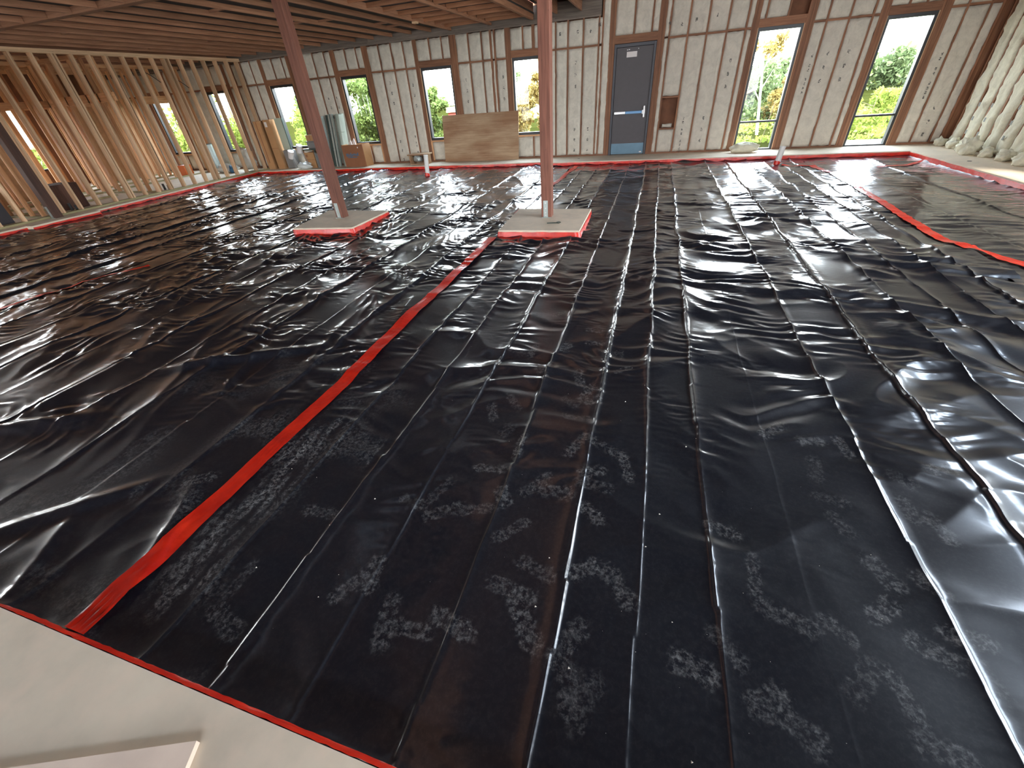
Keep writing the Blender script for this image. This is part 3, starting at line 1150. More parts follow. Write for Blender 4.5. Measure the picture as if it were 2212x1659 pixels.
# cross partitions between the two
wall_cr = empty('wall_cross', (-15.0, 9.0, 0))
tag(wall_cr, 'short cross partition of orange studs between the rooms', 'wall', kind='structure')
for yc in (9.1, 6.3):
    q = -18.9
    while q < -13.15:
        if not (-15.75 < q < -15.45):
            box('stud', (q - 0.019, yc - 0.045, 0.038), (q + 0.019, yc + 0.045, 3.0), ORNG[2], wall_cr)
        q += 0.4064
    box('sole_plate', (-19.0, yc - 0.045, 0), (-15.66, yc + 0.045, 0.038), TREATED, wall_cr)
    box('sole_plate', (-15.54, yc - 0.045, 0), (-13.06, yc + 0.045, 0.038), TREATED, wall_cr)
    box('top_plate', (-19.0, yc - 0.045, 3.0), (-15.66, yc + 0.045, 3.078), ORNG[0], wall_cr)
    box('top_plate', (-15.54, yc - 0.045, 3.0), (-13.06, yc + 0.045, 3.078), ORNG[0], wall_cr)
    box('header', (-15.5, yc - 0.045, 2.12), (-13.1, yc + 0.045, 2.3), ORNG[0], wall_cr)

# outer left wall: one seen window, the unseen ones added for light
wall_out = box('wall_outer', (-19.24, -6, 3.1), (-19.2, 13.5, 3.4), SHEATH)
tag(wall_out, 'sheathed outer wall of the rooms behind the partition', 'wall', kind='structure')
lw = [(-4.6, -0.6), (0.6, 4.6), (4.9, 8.9), (9.6, 10.4)]
cur = -6.0
for a, b in lw:
    box('sheathing_board', (-19.24, cur, 0), (-19.2, a, 3.1), SHEATH, wall_out)
    box('sheathing_board', (-19.24, a, 0), (-19.2, b, 0.55), SHEATH, wall_out)
    box('sheathing_board', (-19.24, a, 2.25), (-19.2, b, 3.1), SHEATH, wall_out)
    cur = b
box('sheathing_board', (-19.24, cur, 0), (-19.2, 13.5, 3.1), SHEATH, wall_out)
for i, (a, b) in enumerate(lw):
    w = empty('window_%d' % (9 + i), (-19.22, (a + b) / 2, 0.55))
    tag(w, ['outer window of the far left rooms behind the viewpoint', 'wide outer window of the left rooms past the dark crate', 'outer window of the far left rooms, beyond the picture edge',
            'outer window seen as a bright slit between left studs'][i], 'window', kind='structure')
    box('frame_side', (-19.25, a, 0.55), (-19.19, a + 0.05, 2.25), BLACKF, w)
    box('frame_side', (-19.25, b - 0.05, 0.55), (-19.19, b, 2.25), BLACKF, w)
    box('frame_head', (-19.25, a + 0.05, 2.2), (-19.19, b - 0.05, 2.25), BLACKF, w)
    box('frame_sill', (-19.25, a + 0.05, 0.55), (-19.19, b - 0.05, 0.6), BLACKF, w)
    mesh_obj('pane', [(-19.22, a + .05, .6), (-19.22, b - .05, .6), (-19.22, b - .05, 2.2), (-19.22, a + .05, 2.2)], [(0, 1, 2, 3)], GLASS, w)

# back side, unseen: openings added to let daylight in (header and piers only)
wall_back = box('wall_back', (-19.2, -6.1, 2.5), (6.55, -6.0, 3.72), SHEATH)
box('upper_band', (-1.6, -6.1, 4.4), (6.55, -6.0, 5.2), SHEATH, wall_back)  # gap below it is another added light strip, out of view
portal('clerestory_portal', (2.5, -6.12, 4.06), (math.radians(-90), 0, math.radians(180)), 8.0, 0.66)
tag(wall_back, 'open storefront wall behind the viewpoint', 'wall', kind='structure')
BOPEN = [(-12.0, -8.5), (-5.4, -3.8), (2.5, 5.5)]
cur = -19.2
for a, b in BOPEN + [(6.55, None)]:
    box('pier', (cur, -6.1, 0), (a, -6.0, 2.5), SHEATH, wall_back)
    if b is not None:
        portal('back_opening_portal', ((a + b) / 2, -6.12, 1.25), (math.radians(-90), 0, math.radians(180)), b - a, 2.5)
    cur = b
for o in OPEN[:8]:
    portal('window_portal', ((o[0] + o[1]) / 2, 13.56, (o[2] + o[3]) / 2), (math.radians(-90), 0, 0), o[1] - o[0], o[3] - o[2])
for a, b in lw:
    portal('window_portal', (-19.3, (a + b) / 2, 1.4), (0, math.radians(-90), 0), 1.7, b - a)

# ------------------------------------------------------------------ the black sheets
FOLDS = [(-1.70, .010, 1), (-1.34, .012, -1), (-0.977, .013, 1), (-0.562, .012, -1), (-0.16, .014, 1), (0.149, .014, 1), (0.442, .013, -1),
         (0.80, .0012, 1), (1.25, .016, 1), (1.70, .016, -1), (2.16, .014, 1), (2.50, .006, -1), (2.80, .014, 1), (3.08, .010, -1)]
FOLDS_L = [(-2.50, .010, 1), (-2.92, .006, -1), (-3.38, .011, 1), (-3.86, .006, -1), (-4.35, .011, 1), (-4.9, .008, -1), (-5.5, .012, 1), (-6.1, .009, -1), (-6.7, .012, 1)]
FOLDS_LL = [(-7.9, .016, 1), (-8.5, .013, -1), (-9.1, .016, 1), (-9.8, .013, -1), (-10.4, .016, 1), (-11.1, .014, -1), (-11.8, .016, 1)]
FOLDS_R = [(3.9, .006, 1), (4.6, .006, -1)]


def pad_dist(X, Y):
    d = np.full_like(X, 9.0)
    for p in PADS:
        x0, x1 = min(q[0] for q in p), max(q[0] for q in p)
        y0, y1 = min(q[1] for q in p), max(q[1] for q in p)
        dx = np.maximum(np.maximum(x0 - X, X - x1), 0)
        dy = np.maximum(np.maximum(y0 - Y, Y - y1), 0)
        d = np.minimum(d, np.hypot(dx, dy))
    return d


def edge_dist(X, Y):
    yf = np.where(X < XJOG, YE_L, YE_R)
    return np.minimum(np.minimum(Y - YN, yf - Y), np.minimum(XR - X, X - left_edge(Y)))


def ridged(n):
    return 1 - np.minimum(np.abs(n) * 2.2, 1)


def sheet_z(X, Y, folds, kind, fine=True):
    """height of a laid sheet; kind: 'mid', 'left', 'right'"""
    Z = np.full_like(X, ZS)
    far = sstep(0.2, 3.8, Y)
    Z += 0.010 * pn(X / 1.1, Y / 1.3, 21) + 0.006 * pn(X / 0.45, Y / 0.55, 22)
    # packing folds running away from the viewer
    for i, (x0, a, s) in enumerate(folds):
        wob = 0.012 * pn(Y / 0.9 + i * 7.7, np.full_like(Y, i * 3.3), 23) + 0.006 * pn(Y / 0.25 + i * 3.1, np.full_like(Y, i * 1.9), 24)
        jump = 0.010 * np.round(1.4 * pn(Y / 0.8 + i * 5.1, np.full_like(Y, i * 2.7), 25))
        d = X - x0 - wob * (0.4 + far) - jump
        amp = a * (0.9 + 0.6 * pn(Y / 0.6 + i, np.full_like(Y, i * 9.1), 26)) * (0.7 + 0.9 * far)
        near_w = 0.0070 * (1 + 0.5 * far)
        ad = np.sqrt(d * d + 2.0e-6)
        Z += 0.30 * amp * np.exp(-ad / near_w)
        Z += 0.85 * amp * np.where(d * s > 0, np.exp(-ad / 0.0075), np.exp(-ad / 0.055))
    # each strip between folds lies at its own slight tilt
    fx = sorted(f[0] for f in folds)
    rt = random.Random(len(folds) * 13)
    cuts = [fx[0] - 0.5] + fx + [fx[-1] + 0.5]
    for a, b in zip(cuts[:-1], cuts[1:]):
        sl = rt.uniform(-0.035, 0.035) * (1 if kind == 'mid' else 1.4)
        w = b - a
        t = np.clip((X - a) / w, 0, 1)
        inside = (X >= a) & (X < b)
        Z += np.where(inside, sl * w * (t - 0.5) * np.minimum(1, np.minimum(t, 1 - t) * 8) * (0.35 + 0.65 * far), 0)
    if kind == 'mid':
        # wrinkles lying across the folds, sharper with distance
        n1 = pn(X / 0.50 + 0.3 * pn(X / 0.5, Y / 0.5, 31), Y / 0.14 + 1.1 * pn(X / 0.5, Y / 0.6, 32), 33)
        m1 = sstep(-0.2, 0.35, pn(X / 0.7, Y / 0.6, 34))
        Z += (1 - np.abs(n1) * 2.0) * m1 * (0.0018 + 0.0120 * far)
        n2 = pn(X / 0.20 + 0.4 * pn(X / 0.3, Y / 0.3, 30), Y / 0.045 + 1.0 * pn(X / 0.3, Y / 0.3, 35), 36)
        m2 = sstep(-0.05, 0.5, pn(X / 0.6 + 9, Y / 0.45, 37))
        Z += (1 - np.abs(n2) * 2) * m2 * (0.0012 + 0.0024 * far)
        n3 = pn(X / 1.0 + 4, Y / 0.36 + 0.9 * pn(X / 0.8, Y / 0.8, 38), 39)
        Z += (1 - np.abs(n3) * 2) * (0.006 + 0.020 * far) * sstep(-0.3, .3, pn(X / 1.3, Y / 1.0 + 3, 40))
        n4 = pn(X / 0.30 + 0.9 * Y, Y / 0.34 + 1.1 * X, 29)
        Z += (1 - np.abs(n4) * 2) * (0.001 + 0.006 * far) * sstep(0.0, .4, pn(X / 0.9 + 2, Y / 0.9 + 6, 28))
    elif kind == 'left':
        u, v = X * 0.94 + Y * 0.34, -X * 0.34 + Y * 0.94
        n1 = pn(u / 0.19 + 0.8 * pn(u / 0.5, v / 0.6, 41), v / 0.8, 43)
        m1 = sstep(-0.15, 0.4, pn(X / 0.8, Y / 0.8, 44))
        Z += (1 - np.abs(n1) * 2) * m1 * (0.007 + 0.006 * far)
        n2 = pn(X / 0.42 + 0.4 * pn(X / .4, Y / .4, 40), Y / 0.13 + 1.0 * pn(X / 0.4, Y / 0.4, 45), 46)
        m2 = sstep(-0.2, 0.35, pn(X / 0.9 + 5, Y / 0.7, 47))
        Z += (1 - np.abs(n2) * 2) * m2 * (0.0045 + 0.0120 * far)
        n3 = pn(u / 0.50 + 7, v / 1.9, 48)
        Z += ridged(n3) ** 2 * 0.020 * sstep(-.1, .4, pn(X / 1.2 + 2, Y / 1.2, 49))
        n4 = pn(X / 0.18, Y / 0.05 + 1.0 * pn(X / 0.3, Y / 0.3, 42), 50)
        Z += (1 - np.abs(n4) * 2) * sstep(0, 0.5, pn(X / 0.5 + 1, Y / 0.5, 49)) * (0.0026 + 0.0010 * far)
        n5 = pn(X / 1.0 + 4, Y / 0.34 + 0.9 * pn(X / 0.8, Y / 0.8, 38), 27)
        Z += (1 - np.abs(n5) * 2) * 0.014 * far * sstep(-0.1, .4, pn(X / 1.3, Y / 1.0 + 3, 26))
        # a long soft roll in the sheet left of the tape
        for (rx, ry, sl, half, amp_, wd_) in ((-3.22, 2.17, 0.49, 0.52, 0.045, 0.062), (-4.05, 1.09, 0.45, 0.34, 0.05, 0.075), (-2.9, 0.62, 0.9, 0.3, 0.028, 0.05)):
            d = (Y - ry - sl * (X - rx)) / math.hypot(1, sl)
            Z += amp_ * np.exp(-(d / wd_) ** 2) * np.exp(-((X - rx) / half) ** 4)
    else:
        n1 = pn(X / 0.8 + 0.3 * pn(X / 0.5, Y / 0.5, 51), Y / 0.17 + 1.0 * pn(X / 0.8, Y / 0.8, 52), 53)
        Z += (1 - np.abs(n1) * 2) * 0.011 * sstep(-0.3, 0.3, pn(X / 0.9, Y / 0.7, 54))
        n2 = pn(X / 0.28, Y / 0.07 + pn(X / .3, Y / .3, 55), 56)
        Z += (1 - np.abs(n2) * 2) * 0.0035
    # lifts towards slab edges, pads and pipes
    e = edge_dist(X, Y)
    Z += 0.038 * np.exp(-np.maximum(e, 0) / 0.04) * (0.8 + 0.5 * pn(X / 0.2, Y / 0.2, 61))
    pd = pad_dist(X, Y)
    Z += 0.012 * np.exp(-pd / 0.10)
    Z += 0.010 * np.exp(-pd / 0.4) * ridged(pn(X / 0.22, Y / 0.22, 62))
    for px, py in PIPES:
        d = np.hypot(X - px, Y - py)
        Z += 0.05 * np.exp(-d / 0.1)
    return np.minimum(Z, -0.012)


PIPES = [(-5.90, 11.22), (2.66, 11.50)]
PRINTS = [(-0.66, 3.46), (-0.75, 2.73), (-0.9, 2.7), (-0.31, 3.15), (-0.28, 2.94), (-0.08, 2.8), (-0.04, 2.59), (-0.5, 2.82), (-0.33, 2.43), (-0.25, 2.26), (-0.35, 2.14), (-0.2, 2.18), (-0.28, 1.98), (-0.83, 1.93), (-0.68, 1.78), (-0.56, 1.65), (-0.72, 2.06), (-0.23, 1.74), (-0.08, 1.75), (-0.67, 1.45), (0.05, 1.63), (-0.12, 1.55), (-0.62, 2.44), (0.32, 3.2), (-0.89, 1.24), (-1.0, 1.13), (-0.82, 1.12), (-0.66, 1.17), (-0.55, 1.28), (-0.45, 1.1), (-0.4, 1.4), (-0.29, 1.38), (-0.1, 1.46), (-0.09, 1.29), (-0.29, 0.94), (-0.08, 0.99), (0.07, 0.95), (-1.06, 0.66), (-0.99, 0.73), (-0.83, 0.57), (-0.71, 0.57), (-0.56, 0.63), (-0.31, 0.75), (-0.27, 0.7), (-0.36, 0.82), (-0.1, 0.68), (-0.01, 0.51), (-0.07, 0.53), (0.86, 2.12), (1.04, 2.06), (1.01, 1.85), (1.02, 1.64), (1.02, 1.5), (0.51, 1.35), (0.61, 1.14), (1.19, 2.04), (1.38, 1.85), (1.59, 1.96), (1.11, 1.28), (1.26, 1.25), (0.7, 0.99), (0.87, 0.99), (1.05, 1.11), (0.47, 0.82), (0.35, 0.72), (0.58, 0.68), (0.66, 0.63), (1.01, 0.81), (1.16, 0.99), (1.29, 1.07), (1.29, 0.95), (1.06, 0.68), (0.9, 0.83), (1.34, 1.65), (1.42, 1.57), (-1.58, 0.56), (-1.5, 0.39), (-1.46, 0.96), (-2.62, 0.83), (-2.33, 0.99)]


def dust_field(X, Y):
    D = np.full_like(X, 0.05)
    r = random.Random(5)
    for (px, py) in PRINTS:
        a = r.uniform(0, 6.28)
        L, Wd = r.uniform(0.07, 0.12), r.uniform(0.035, 0.055)
        m = (np.abs(X - px) < 0.2) & (np.abs(Y - py) < 0.2)
        if not m.any():
            continue
        dx, dy = X[m] - px, Y[m] - py
        u, v = dx * math.cos(a) + dy * math.sin(a), -dx * math.sin(a) + dy * math.cos(a)
        w = Wd * (1 - 0.3 * np.cos(u / L * 3))
        q = (u / L) ** 2 + (v / w) ** 2
        q = q + 0.4 * pn(dx / 0.017 + px * 9, dy / 0.017 + py * 9, 71)
        rim = np.exp(-((q - 0.75) / 0.3) ** 2)
        D[m] = np.maximum(D[m], (sstep(1.2, 0.5, q) * 0.62 + rim * 0.28) * r.uniform(0.45, 1.0))
    # scuffed powdery strip right of the seam tape
    st = np.exp(-((X + 1.86 + 0.05 * pn(Y / 0.3, X * 0, 72)) / 0.12) ** 2) * sstep(2.1, 1.3, Y) * sstep(0.25, 0.5, Y)
    D += 1.3 * st * sstep(-0.4, 0.4, pn(X / 0.05, Y / 0.22, 73))
    D += 0.5 * sstep(0.0, 0.6, pn(X / 0.35 + 3, Y / 0.4, 74)) * sstep(3.4, 1.5, Y) * sstep(-4.2, -2.2, X) * (X < -1.4)
    return D


def axis_steps(a, b, f):
    out = [a]
    while out[-1] < b:
        out.append(out[-1] + f(out[-1]))
    out[-1] = b
    return np.array(out)


def in_poly(X, Y, p, shrink=0.03):
    cx = sum(q[0] for q in p) / 4
    cy = sum(q[1] for q in p) / 4
    inside = np.ones_like(X, bool)
    for i in range(4):
        ax, ay = p[i]
        bx, by = p[(i + 1) % 4]
        L = math.hypot(bx - ax, by - ay)
        inside &= ((bx - ax) * (Y - ay) - (by - ay) * (X - ax)) / L > shrink
    return inside


def make_sheet(x0, x1, fx, y0, y1, fy, folds, kind, label, lift=0.0, left_var=False):
    xs = axis_steps(x0, x1, fx)
    ys = axis_steps(y0, y1, fy)
    X, Y = np.meshgrid(xs, ys)
    if left_var:
        le = left_edge(Y) + 0.004
        t = (X - x0) / (x1 - x0)
        X = le + (x1 - le) * t
    yf = np.where(X < XJOG, YE_L, YE_R) - 0.004
    Y = np.minimum(Y, yf)
    Z = sheet_z(X, Y, folds, kind) + lift
    far = sstep(1.5, 5.0, Y)
    cr = 0.10 + 0.55 * far if kind == 'mid' else (0.35 + 0.45 * far)
    Xc, Yc = (X[:-1, :-1] + X[1:, 1:]) / 2, (Y[:-1, :-1] + Y[1:, 1:]) / 2
    drop = np.zeros_like(Xc, bool)
    for p in PADS:
        drop |= in_poly(Xc, Yc, p)
    D = dust_field(X, Y)
    o = grid_obj('plastic_sheet', np.stack([X, Y, Z], -1), POLY, attrs={'dust': D, 'crinkle': cr}, drop=drop)
    tag(o, label, 'sheet', 'black plastic sheets over the sunken bay')
    return o


YS0 = YN + 0.004


def fold_step(x):
    d = min(abs(x - f[0]) for f in FOLDS)
    return 0.0034 if d < 0.028 else (0.0095 if x < 2.0 else 0.013)

make_sheet(-2.12, 3.42, fold_step, YS0, 12.6, lambda y: 0.0075 + 0.0021 * y, FOLDS, 'mid',
           'wide black plastic sheet with long straight folds, between the two red seam tapes')
make_sheet(-7.34, -2.06, lambda x: 0.0115, YS0, 12.6, lambda y: 0.011 + 0.0019 * y, FOLDS_L, 'left',
           'crinkled black plastic sheet under the left post pad', lift=-0.004)
make_sheet(-13.0, -7.26, lambda x: 0.020, YS0, 12.6, lambda y: 0.014 + 0.0015 * y, FOLDS_LL, 'left',
           'black plastic sheet lying along the stud partition', lift=0.003, left_var=True)
make_sheet(3.33, XR - 0.004, lambda x: 0.015, YS0, 12.6, lambda y: 0.012 + 0.0015 * y, FOLDS_R, 'right',
           'narrow grey-glinting black plastic sheet along the right slab edge', lift=-0.004)


def fold_kind(x):
    if x < -7.3:
        return FOLDS_LL, 'left'
    if x < -2.09:
        return FOLDS_L, 'left'
    if x < 3.38:
        return FOLDS, 'mid'
    return FOLDS_R, 'right'


def smooth_z(X, Y):
    zs = []
    for dx in (-0.06, -0.03, 0, 0.03, 0.06):
        x_ = X + dx
        za = sheet_z(x_, Y, FOLDS, 'mid')
        zb = sheet_z(x_, Y, FOLDS_L, 'left')
        zc = sheet_z(x_, Y, FOLDS_R, 'right')
        zd = sheet_z(x_, Y, FOLDS_LL, 'left')
        lo = -99.0
        zs.append(np.maximum.reduce([np.where(x_ < -7.25, zd, lo), np.where((x_ > -7.35) & (x_ < -2.05), zb, lo),
                                     np.where((x_ > -2.13) & (x_ < 3.43), za, lo), np.where(x_ > 3.32, zc, lo)]))
    return np.max(zs, axis=0)


def seam_tape(path, width, label, wv=0.004, lift=0.0065, step=0.018, ragged=0.0):
    path = np.array(path, float)
    d = np.hypot(*np.diff(path, axis=0).T)
    s = np.concatenate([[0], np.cumsum(d)])
    n = max(8, int(s[-1] / step))
    t = np.linspace(0, s[-1], n)
    cx, cy = np.interp(t, s, path[:, 0]), np.interp(t, s, path[:, 1])
    k = 5
    if n > 20:
        ker = np.ones(k) / k
        cx = np.convolve(np.pad(cx, k // 2, 'edge'), ker, 'valid')
        cy = np.convolve(np.pad(cy, k // 2, 'edge'), ker, 'valid')
    tx, ty = np.gradient(cx), np.gradient(cy)
    L = np.hypot(tx, ty)
    nx, ny = -ty / L, tx / L
    m = 13
    u = np.linspace(-0.5, 0.5, m)
    wvar = wv * pn(t / 0.35, t * 0 + 3.3, 81) + wv * 0.5 * pn(t / 0.1, t * 0 + 1.3, 82)
    jag = ragged * pn(t / 0.06, t * 0 + 8.3, 83)
    X = cx[:, None] + nx[:, None] * (u[None, :] * (width + jag[:, None]) + wvar[:, None])
    Y = cy[:, None] + ny[:, None] * (u[None, :] * (width + jag[:, None]) + wvar[:, None])
    Z = smooth_z(X, Y)
    if n > 20:
        kk = np.ones(7) / 7
        Z = np.stack([np.convolve(np.pad(Z[:, c_], 3, 'edge'), kk, 'valid') for c_ in range(m)], 1)
        Z = np.maximum(Z, smooth_z(X, Y) - 0.002)
    Z = Z + lift + 0.0015 * pn(t[:, None] / 0.08 + u * 2, u[None, :] * 3 + t[:, None], 84)
    o = grid_obj('seam_tape', np.stack([X, Y, Z], -1)[:, ::-1], TAPE)
    return tag(o, label, 'tape', 'red seam tapes on the sheets')


seam_tape([(-2.075, 0.175), (-2.075, 0.55), (-2.095, 0.85), (-2.075, 1.3), (-2.065, 2.0), (-2.11, 3.3), (-2.10, 4.6), (-2.10, 5.70)], 0.118,
          'long bright red seam tape from the near slab edge to the middle pad')
seam_tape([(-2.15, 7.12), (-2.13, 8.5), (-2.03, 10.2), (-1.94, 12.22)], 0.105, 'red seam tape running on behind the middle post')
seam_tape([(3.27, 11.35), (3.42, 10.5), (3.43, 8.6), (3.34, 7.0), (3.33, 6.15), (3.41, 5.62)], 0.125, 'red seam tape along the right, its far length', ragged=0.02)
seam_tape([(3.44, 5.74), (3.66, 5.2), (3.80, 4.5), (3.82, 2.5), (3.80, 0.3)], 0.125, 'red seam tape continuing the right seam past the picture edge', ragged=0.02)
seam_tape([(2.74, 11.42), (3.0, 11.30), (3.36, 11.24)], 0.10, 'red tape patch beside the right white pipe', ragged=0.02)
seam_tape([(4.4, 11.05), (4.9, 11.12), (5.36, 11.55)], 0.09, 'thin curved red tape near the far right corner', ragged=0.02)
seam_tape([(-7.40, 2.4), (-7.28, 3.0), (-7.18, 3.6), (-6.95, 4.1)], 0.06, 'crumpled scrap of red tape at the far left seam', ragged=0.05, lift=0.004)


def edge_tape(path, normals, label, zt=-0.018, zb=-0.118, flare=0.0, seed=0):
    path = np.array(path, float)
    normals = np.array(normals, float)
    Ps = []
    d = np.hypot(*np.diff(path, axis=0).T)
    s = np.concatenate([[0], np.cumsum(d)])
    n = max(6, int(s[-1] / 0.03))
    t = np.linspace(0, s[-1], n)
    cx, cy = np.interp(t, s, path[:, 0]), np.interp(t, s, path[:, 1])
    nx, ny = np.interp(t, s, normals[:, 0]), np.interp(t, s, normals[:, 1])
    v = np.linspace(0, 1, 7)
    out = 0.004 + flare * v[None, :] ** 1.5 + 0.007 * (pn(t[:, None] / 0.12 + seed, v[None, :] * 1.5 + seed, 91) * 0.5 + 0.5) * np.sin(v[None, :] * 3.14) \
        + 0.003 * (pn(t[:, None] / 0.04 + seed, v[None, :] * 3, 92) + 0.7)
    topw = 0.006 * pn(t / 0.25 + seed, t * 0 + 2.2, 93)
    Z = (zt + topw)[:, None] + (zb - zt) * v[None, :]
    X = cx[:, None] + nx[:, None] * out
    Y = cy[:, None] + ny[:, None] * out
    o = grid_obj('edge_tape', np.stack([X, Y, Z + 0 * X], -1), TAPE)
    return tag(o, label, 'tape', 'red tape along the slab edges')


edge_tape([(-13.05, YE_L), (XJOG, YE_L)], [(0, -1)] * 2, 'dark red edge tape on the far slab edge left of the jog', seed=1)
edge_tape([(XJOG + 0.0, YE_L), (XJOG, YE_R)], [(-1, 0)] * 2, 'short red edge tape turning the jog in the far slab edge', seed=2)
edge_tape([(XJOG, YE_R), (XR, YE_R)], [(0, -1)] * 2, 'red edge tape on the far slab edge below the door and tall windows', seed=3)
edge_tape([(XR, YE_R), (XR, YN)], [(-1, 0)] * 2, 'red edge tape along the right slab edge', seed=4)
edge_tape([(-13.055, 12.49), (-12.645, 7.0)], [(1, 0.07)] * 2, 'red edge tape along the slab below the stud partition', zt=-0.03, seed=5)
edge_tape([(-12.44, 6.97), (-12.44, 5.62)], [(1, 0)] * 2, 'bright red edge tape on the slab lip at the dark post', zt=-0.03, seed=6)
edge_tape([(-12.60, 5.6), (-12.60, YN)], [(1, 0)] * 2, 'red edge tape on the left slab edge near the picture edge', zt=-0.03, seed=7)
edge_tape([(-12.6, YN), (XR, YN)], [(0, 1)] * 2, 'dark red edge tape below the near slab corner', zt=-0.034, zb=-0.088, flare=0.021, seed=8)

# ------------------------------------------------------------------ pads and posts
PLAB = ['square concrete pad with red taped sides under the left post', 'square concrete pad with red taped sides under the middle post']
for i, p in enumerate(PADS):
    cx = sum(q[0] for q in p) / 4
    cy = sum(q[1] for q in p) / 4
    e = empty('concrete_pad', (cx, cy, -0.12), PLAB[i], 'concrete pad', 'concrete post pads')
    pts = []
    nseg = 14
    for k in range(4):
        a, b = p[k], p[(k + 1) % 4]
        for j in range(nseg):
            t = j / nseg
            pts.append((a[0] + (b[0] - a[0]) * t, a[1] + (b[1] - a[1]) * t))
    top = MB()
    n = len(pts)
    ins = [(cx + (x - cx) * 0.992, cy + (y - cy) * 0.992) for x, y in pts]
    v = [(x, y, 0.0) for x, y in ins] + [(x, y, -0.010) for x, y in pts] + [(x, y, -0.16) for x, y in pts]
    f = [tuple(range(n))] + [(k, n + k, n + (k + 1) % n, (k + 1) % n) for k in range(n)] + [(n + k, 2 * n + k, 2 * n + (k + 1) % n, n + (k + 1) % n) for k in range(n)]
    top.add(v, f)
    top.build('pad_top', PADC, e)
    tp = MB()
    vv = []
    rr = random.Random(i)
    rows = [(-0.022, 0.004), (-0.045, 0.010), (-0.075, 0.013), (-0.10, 0.022)]
    for z, off in rows:
        for x, y in pts:
            L = math.hypot(x - cx, y - cy)
            o2 = off + rr.uniform(0, 0.006)
            vv.append((x + (x - cx) / L * o2, y + (y - cy) / L * o2, z + rr.uniform(-0.003, 0.003)))
    ff = []
    for r_ in range(3):
        for k in range(n):
            ff.append((r_ * n + k, (r_ + 1) * n + k, (r_ + 1) * n + (k + 1) % n, r_ * n + (k + 1) % n))
    tp.add(vv, ff)
    tp.build('red_wrap', TAPE, e, smooth=True)['label'] = 'red tape wrapped round the pad sides'


def post(cx, cy, s, ztop_, label, mat, zb=0.0, strap_x=-0.01):
    e = empty('wooden_post', (cx, cy, zb), label, 'post', 'timber posts')
    box('post_shaft', (cx - s / 2, cy - s / 2, zb), (cx + s / 2, cy + s / 2, ztop_), mat, e, bevel=0.006)
    y = cy - s / 2
    st = box('steel_strap', (cx - 0.035 + strap_x, y - 0.006, zb), (cx + 0.035 + strap_x, y + 0.001, zb + 0.245), STEEL, e)
    box('steel_foot', (cx - s / 2 + 0.01, y - 0.03, zb), (cx + s / 2 - 0.01, y + 0.001, zb + 0.006), STEEL, e)
    for z in (0.035, 0.07, 0.135, 0.21):
        MB().tube((cx + strap_x, y - 0.014, zb + z), (cx + strap_x, y - 0.006, zb + z), 0.011, n=8).build('bolt', ALU, st)
    return e


post(-5.255, 6.50, 0.155, 3.12, 'reddish timber post standing on the left concrete pad', POSTW)
post(-1.490, 6.60, 0.158, 3.55, 'reddish timber post standing on the middle concrete pad', POSTW)
post(-12.84, 6.33, 0.165, 3.12, 'dark brown timber post among the pale partition studs', DARKPOST)

# bent anchor ring on the middle pad
mb = MB()
for i in range(14):
    a0, a1 = 2 * math.pi * i / 16, 2 * math.pi * (i + 1) / 16
    c = Vector((-1.235, 6.20, 0.008))
    mb.tube(c + Vector((0.03 * math.cos(a0), 0.03 * math.sin(a0), 0)), c + Vector((0.03 * math.cos(a1), 0.03 * math.sin(a1), 0)), 0.006, n=6)
mb.tube((-1.27, 6.185, 0.008), (-1.40, 6.16, 0.008), 0.007, n=6)
tag(mb.build('eye_bolt', DSTEEL), 'small dark eye bolt lying on the middle concrete pad', 'bolt')

# ------------------------------------------------------------------ pvc pipe stubs
for (px, py), zt, dx, lab in zip(PIPES, (0.42, 0.27), (0.05, 0.035),
                                 ('white plastic pipe stub standing before the wooden step stool', 'white plastic pipe stub standing before the tall windows')):
    e = empty('pipe_stub', (px, py, -0.12), lab, 'pipe', 'white pipe stubs')
    MB().tube((px, py, -0.16), (px + dx, py, zt), 0.058, n=24).build('pipe', PVC, e, smooth=False)
    MB().tube((px + dx * 0.97, py, zt - 0.02), (px + dx, py, zt + 0.003), 0.061, n=24).build('pipe_rim', PVC, e)
    MB().tube((px, py, -0.11), (px + dx * 0.2, py, -0.0), 0.072, 0.060, n=24, caps=False).build('red_wrap', TAPE, e)['label'] = 'red tape round the pipe foot'

# ------------------------------------------------------------------ plywood sheet against the far wall
pl = empty('plywood_sheet', (-5.0, 13.2, 0), 'large weathered plywood sheet leaning on the far wall between two windows', 'plywood')
v = [(-6.21, 13.17, 0.0), (-3.83, 13.19, 0.0), (-3.80, 13.30, 1.205), (-6.17, 13.29, 1.205)]
th = 0.018
vv = v + [(x, y + th, z) for x, y, z in v]
mesh_obj('board', vv, [(0, 1, 2, 3), (7, 6, 5, 4), (0, 4, 5, 1), (1, 5, 6, 2), (2, 6, 7, 3), (3, 7, 4, 0)], PLY, pl)

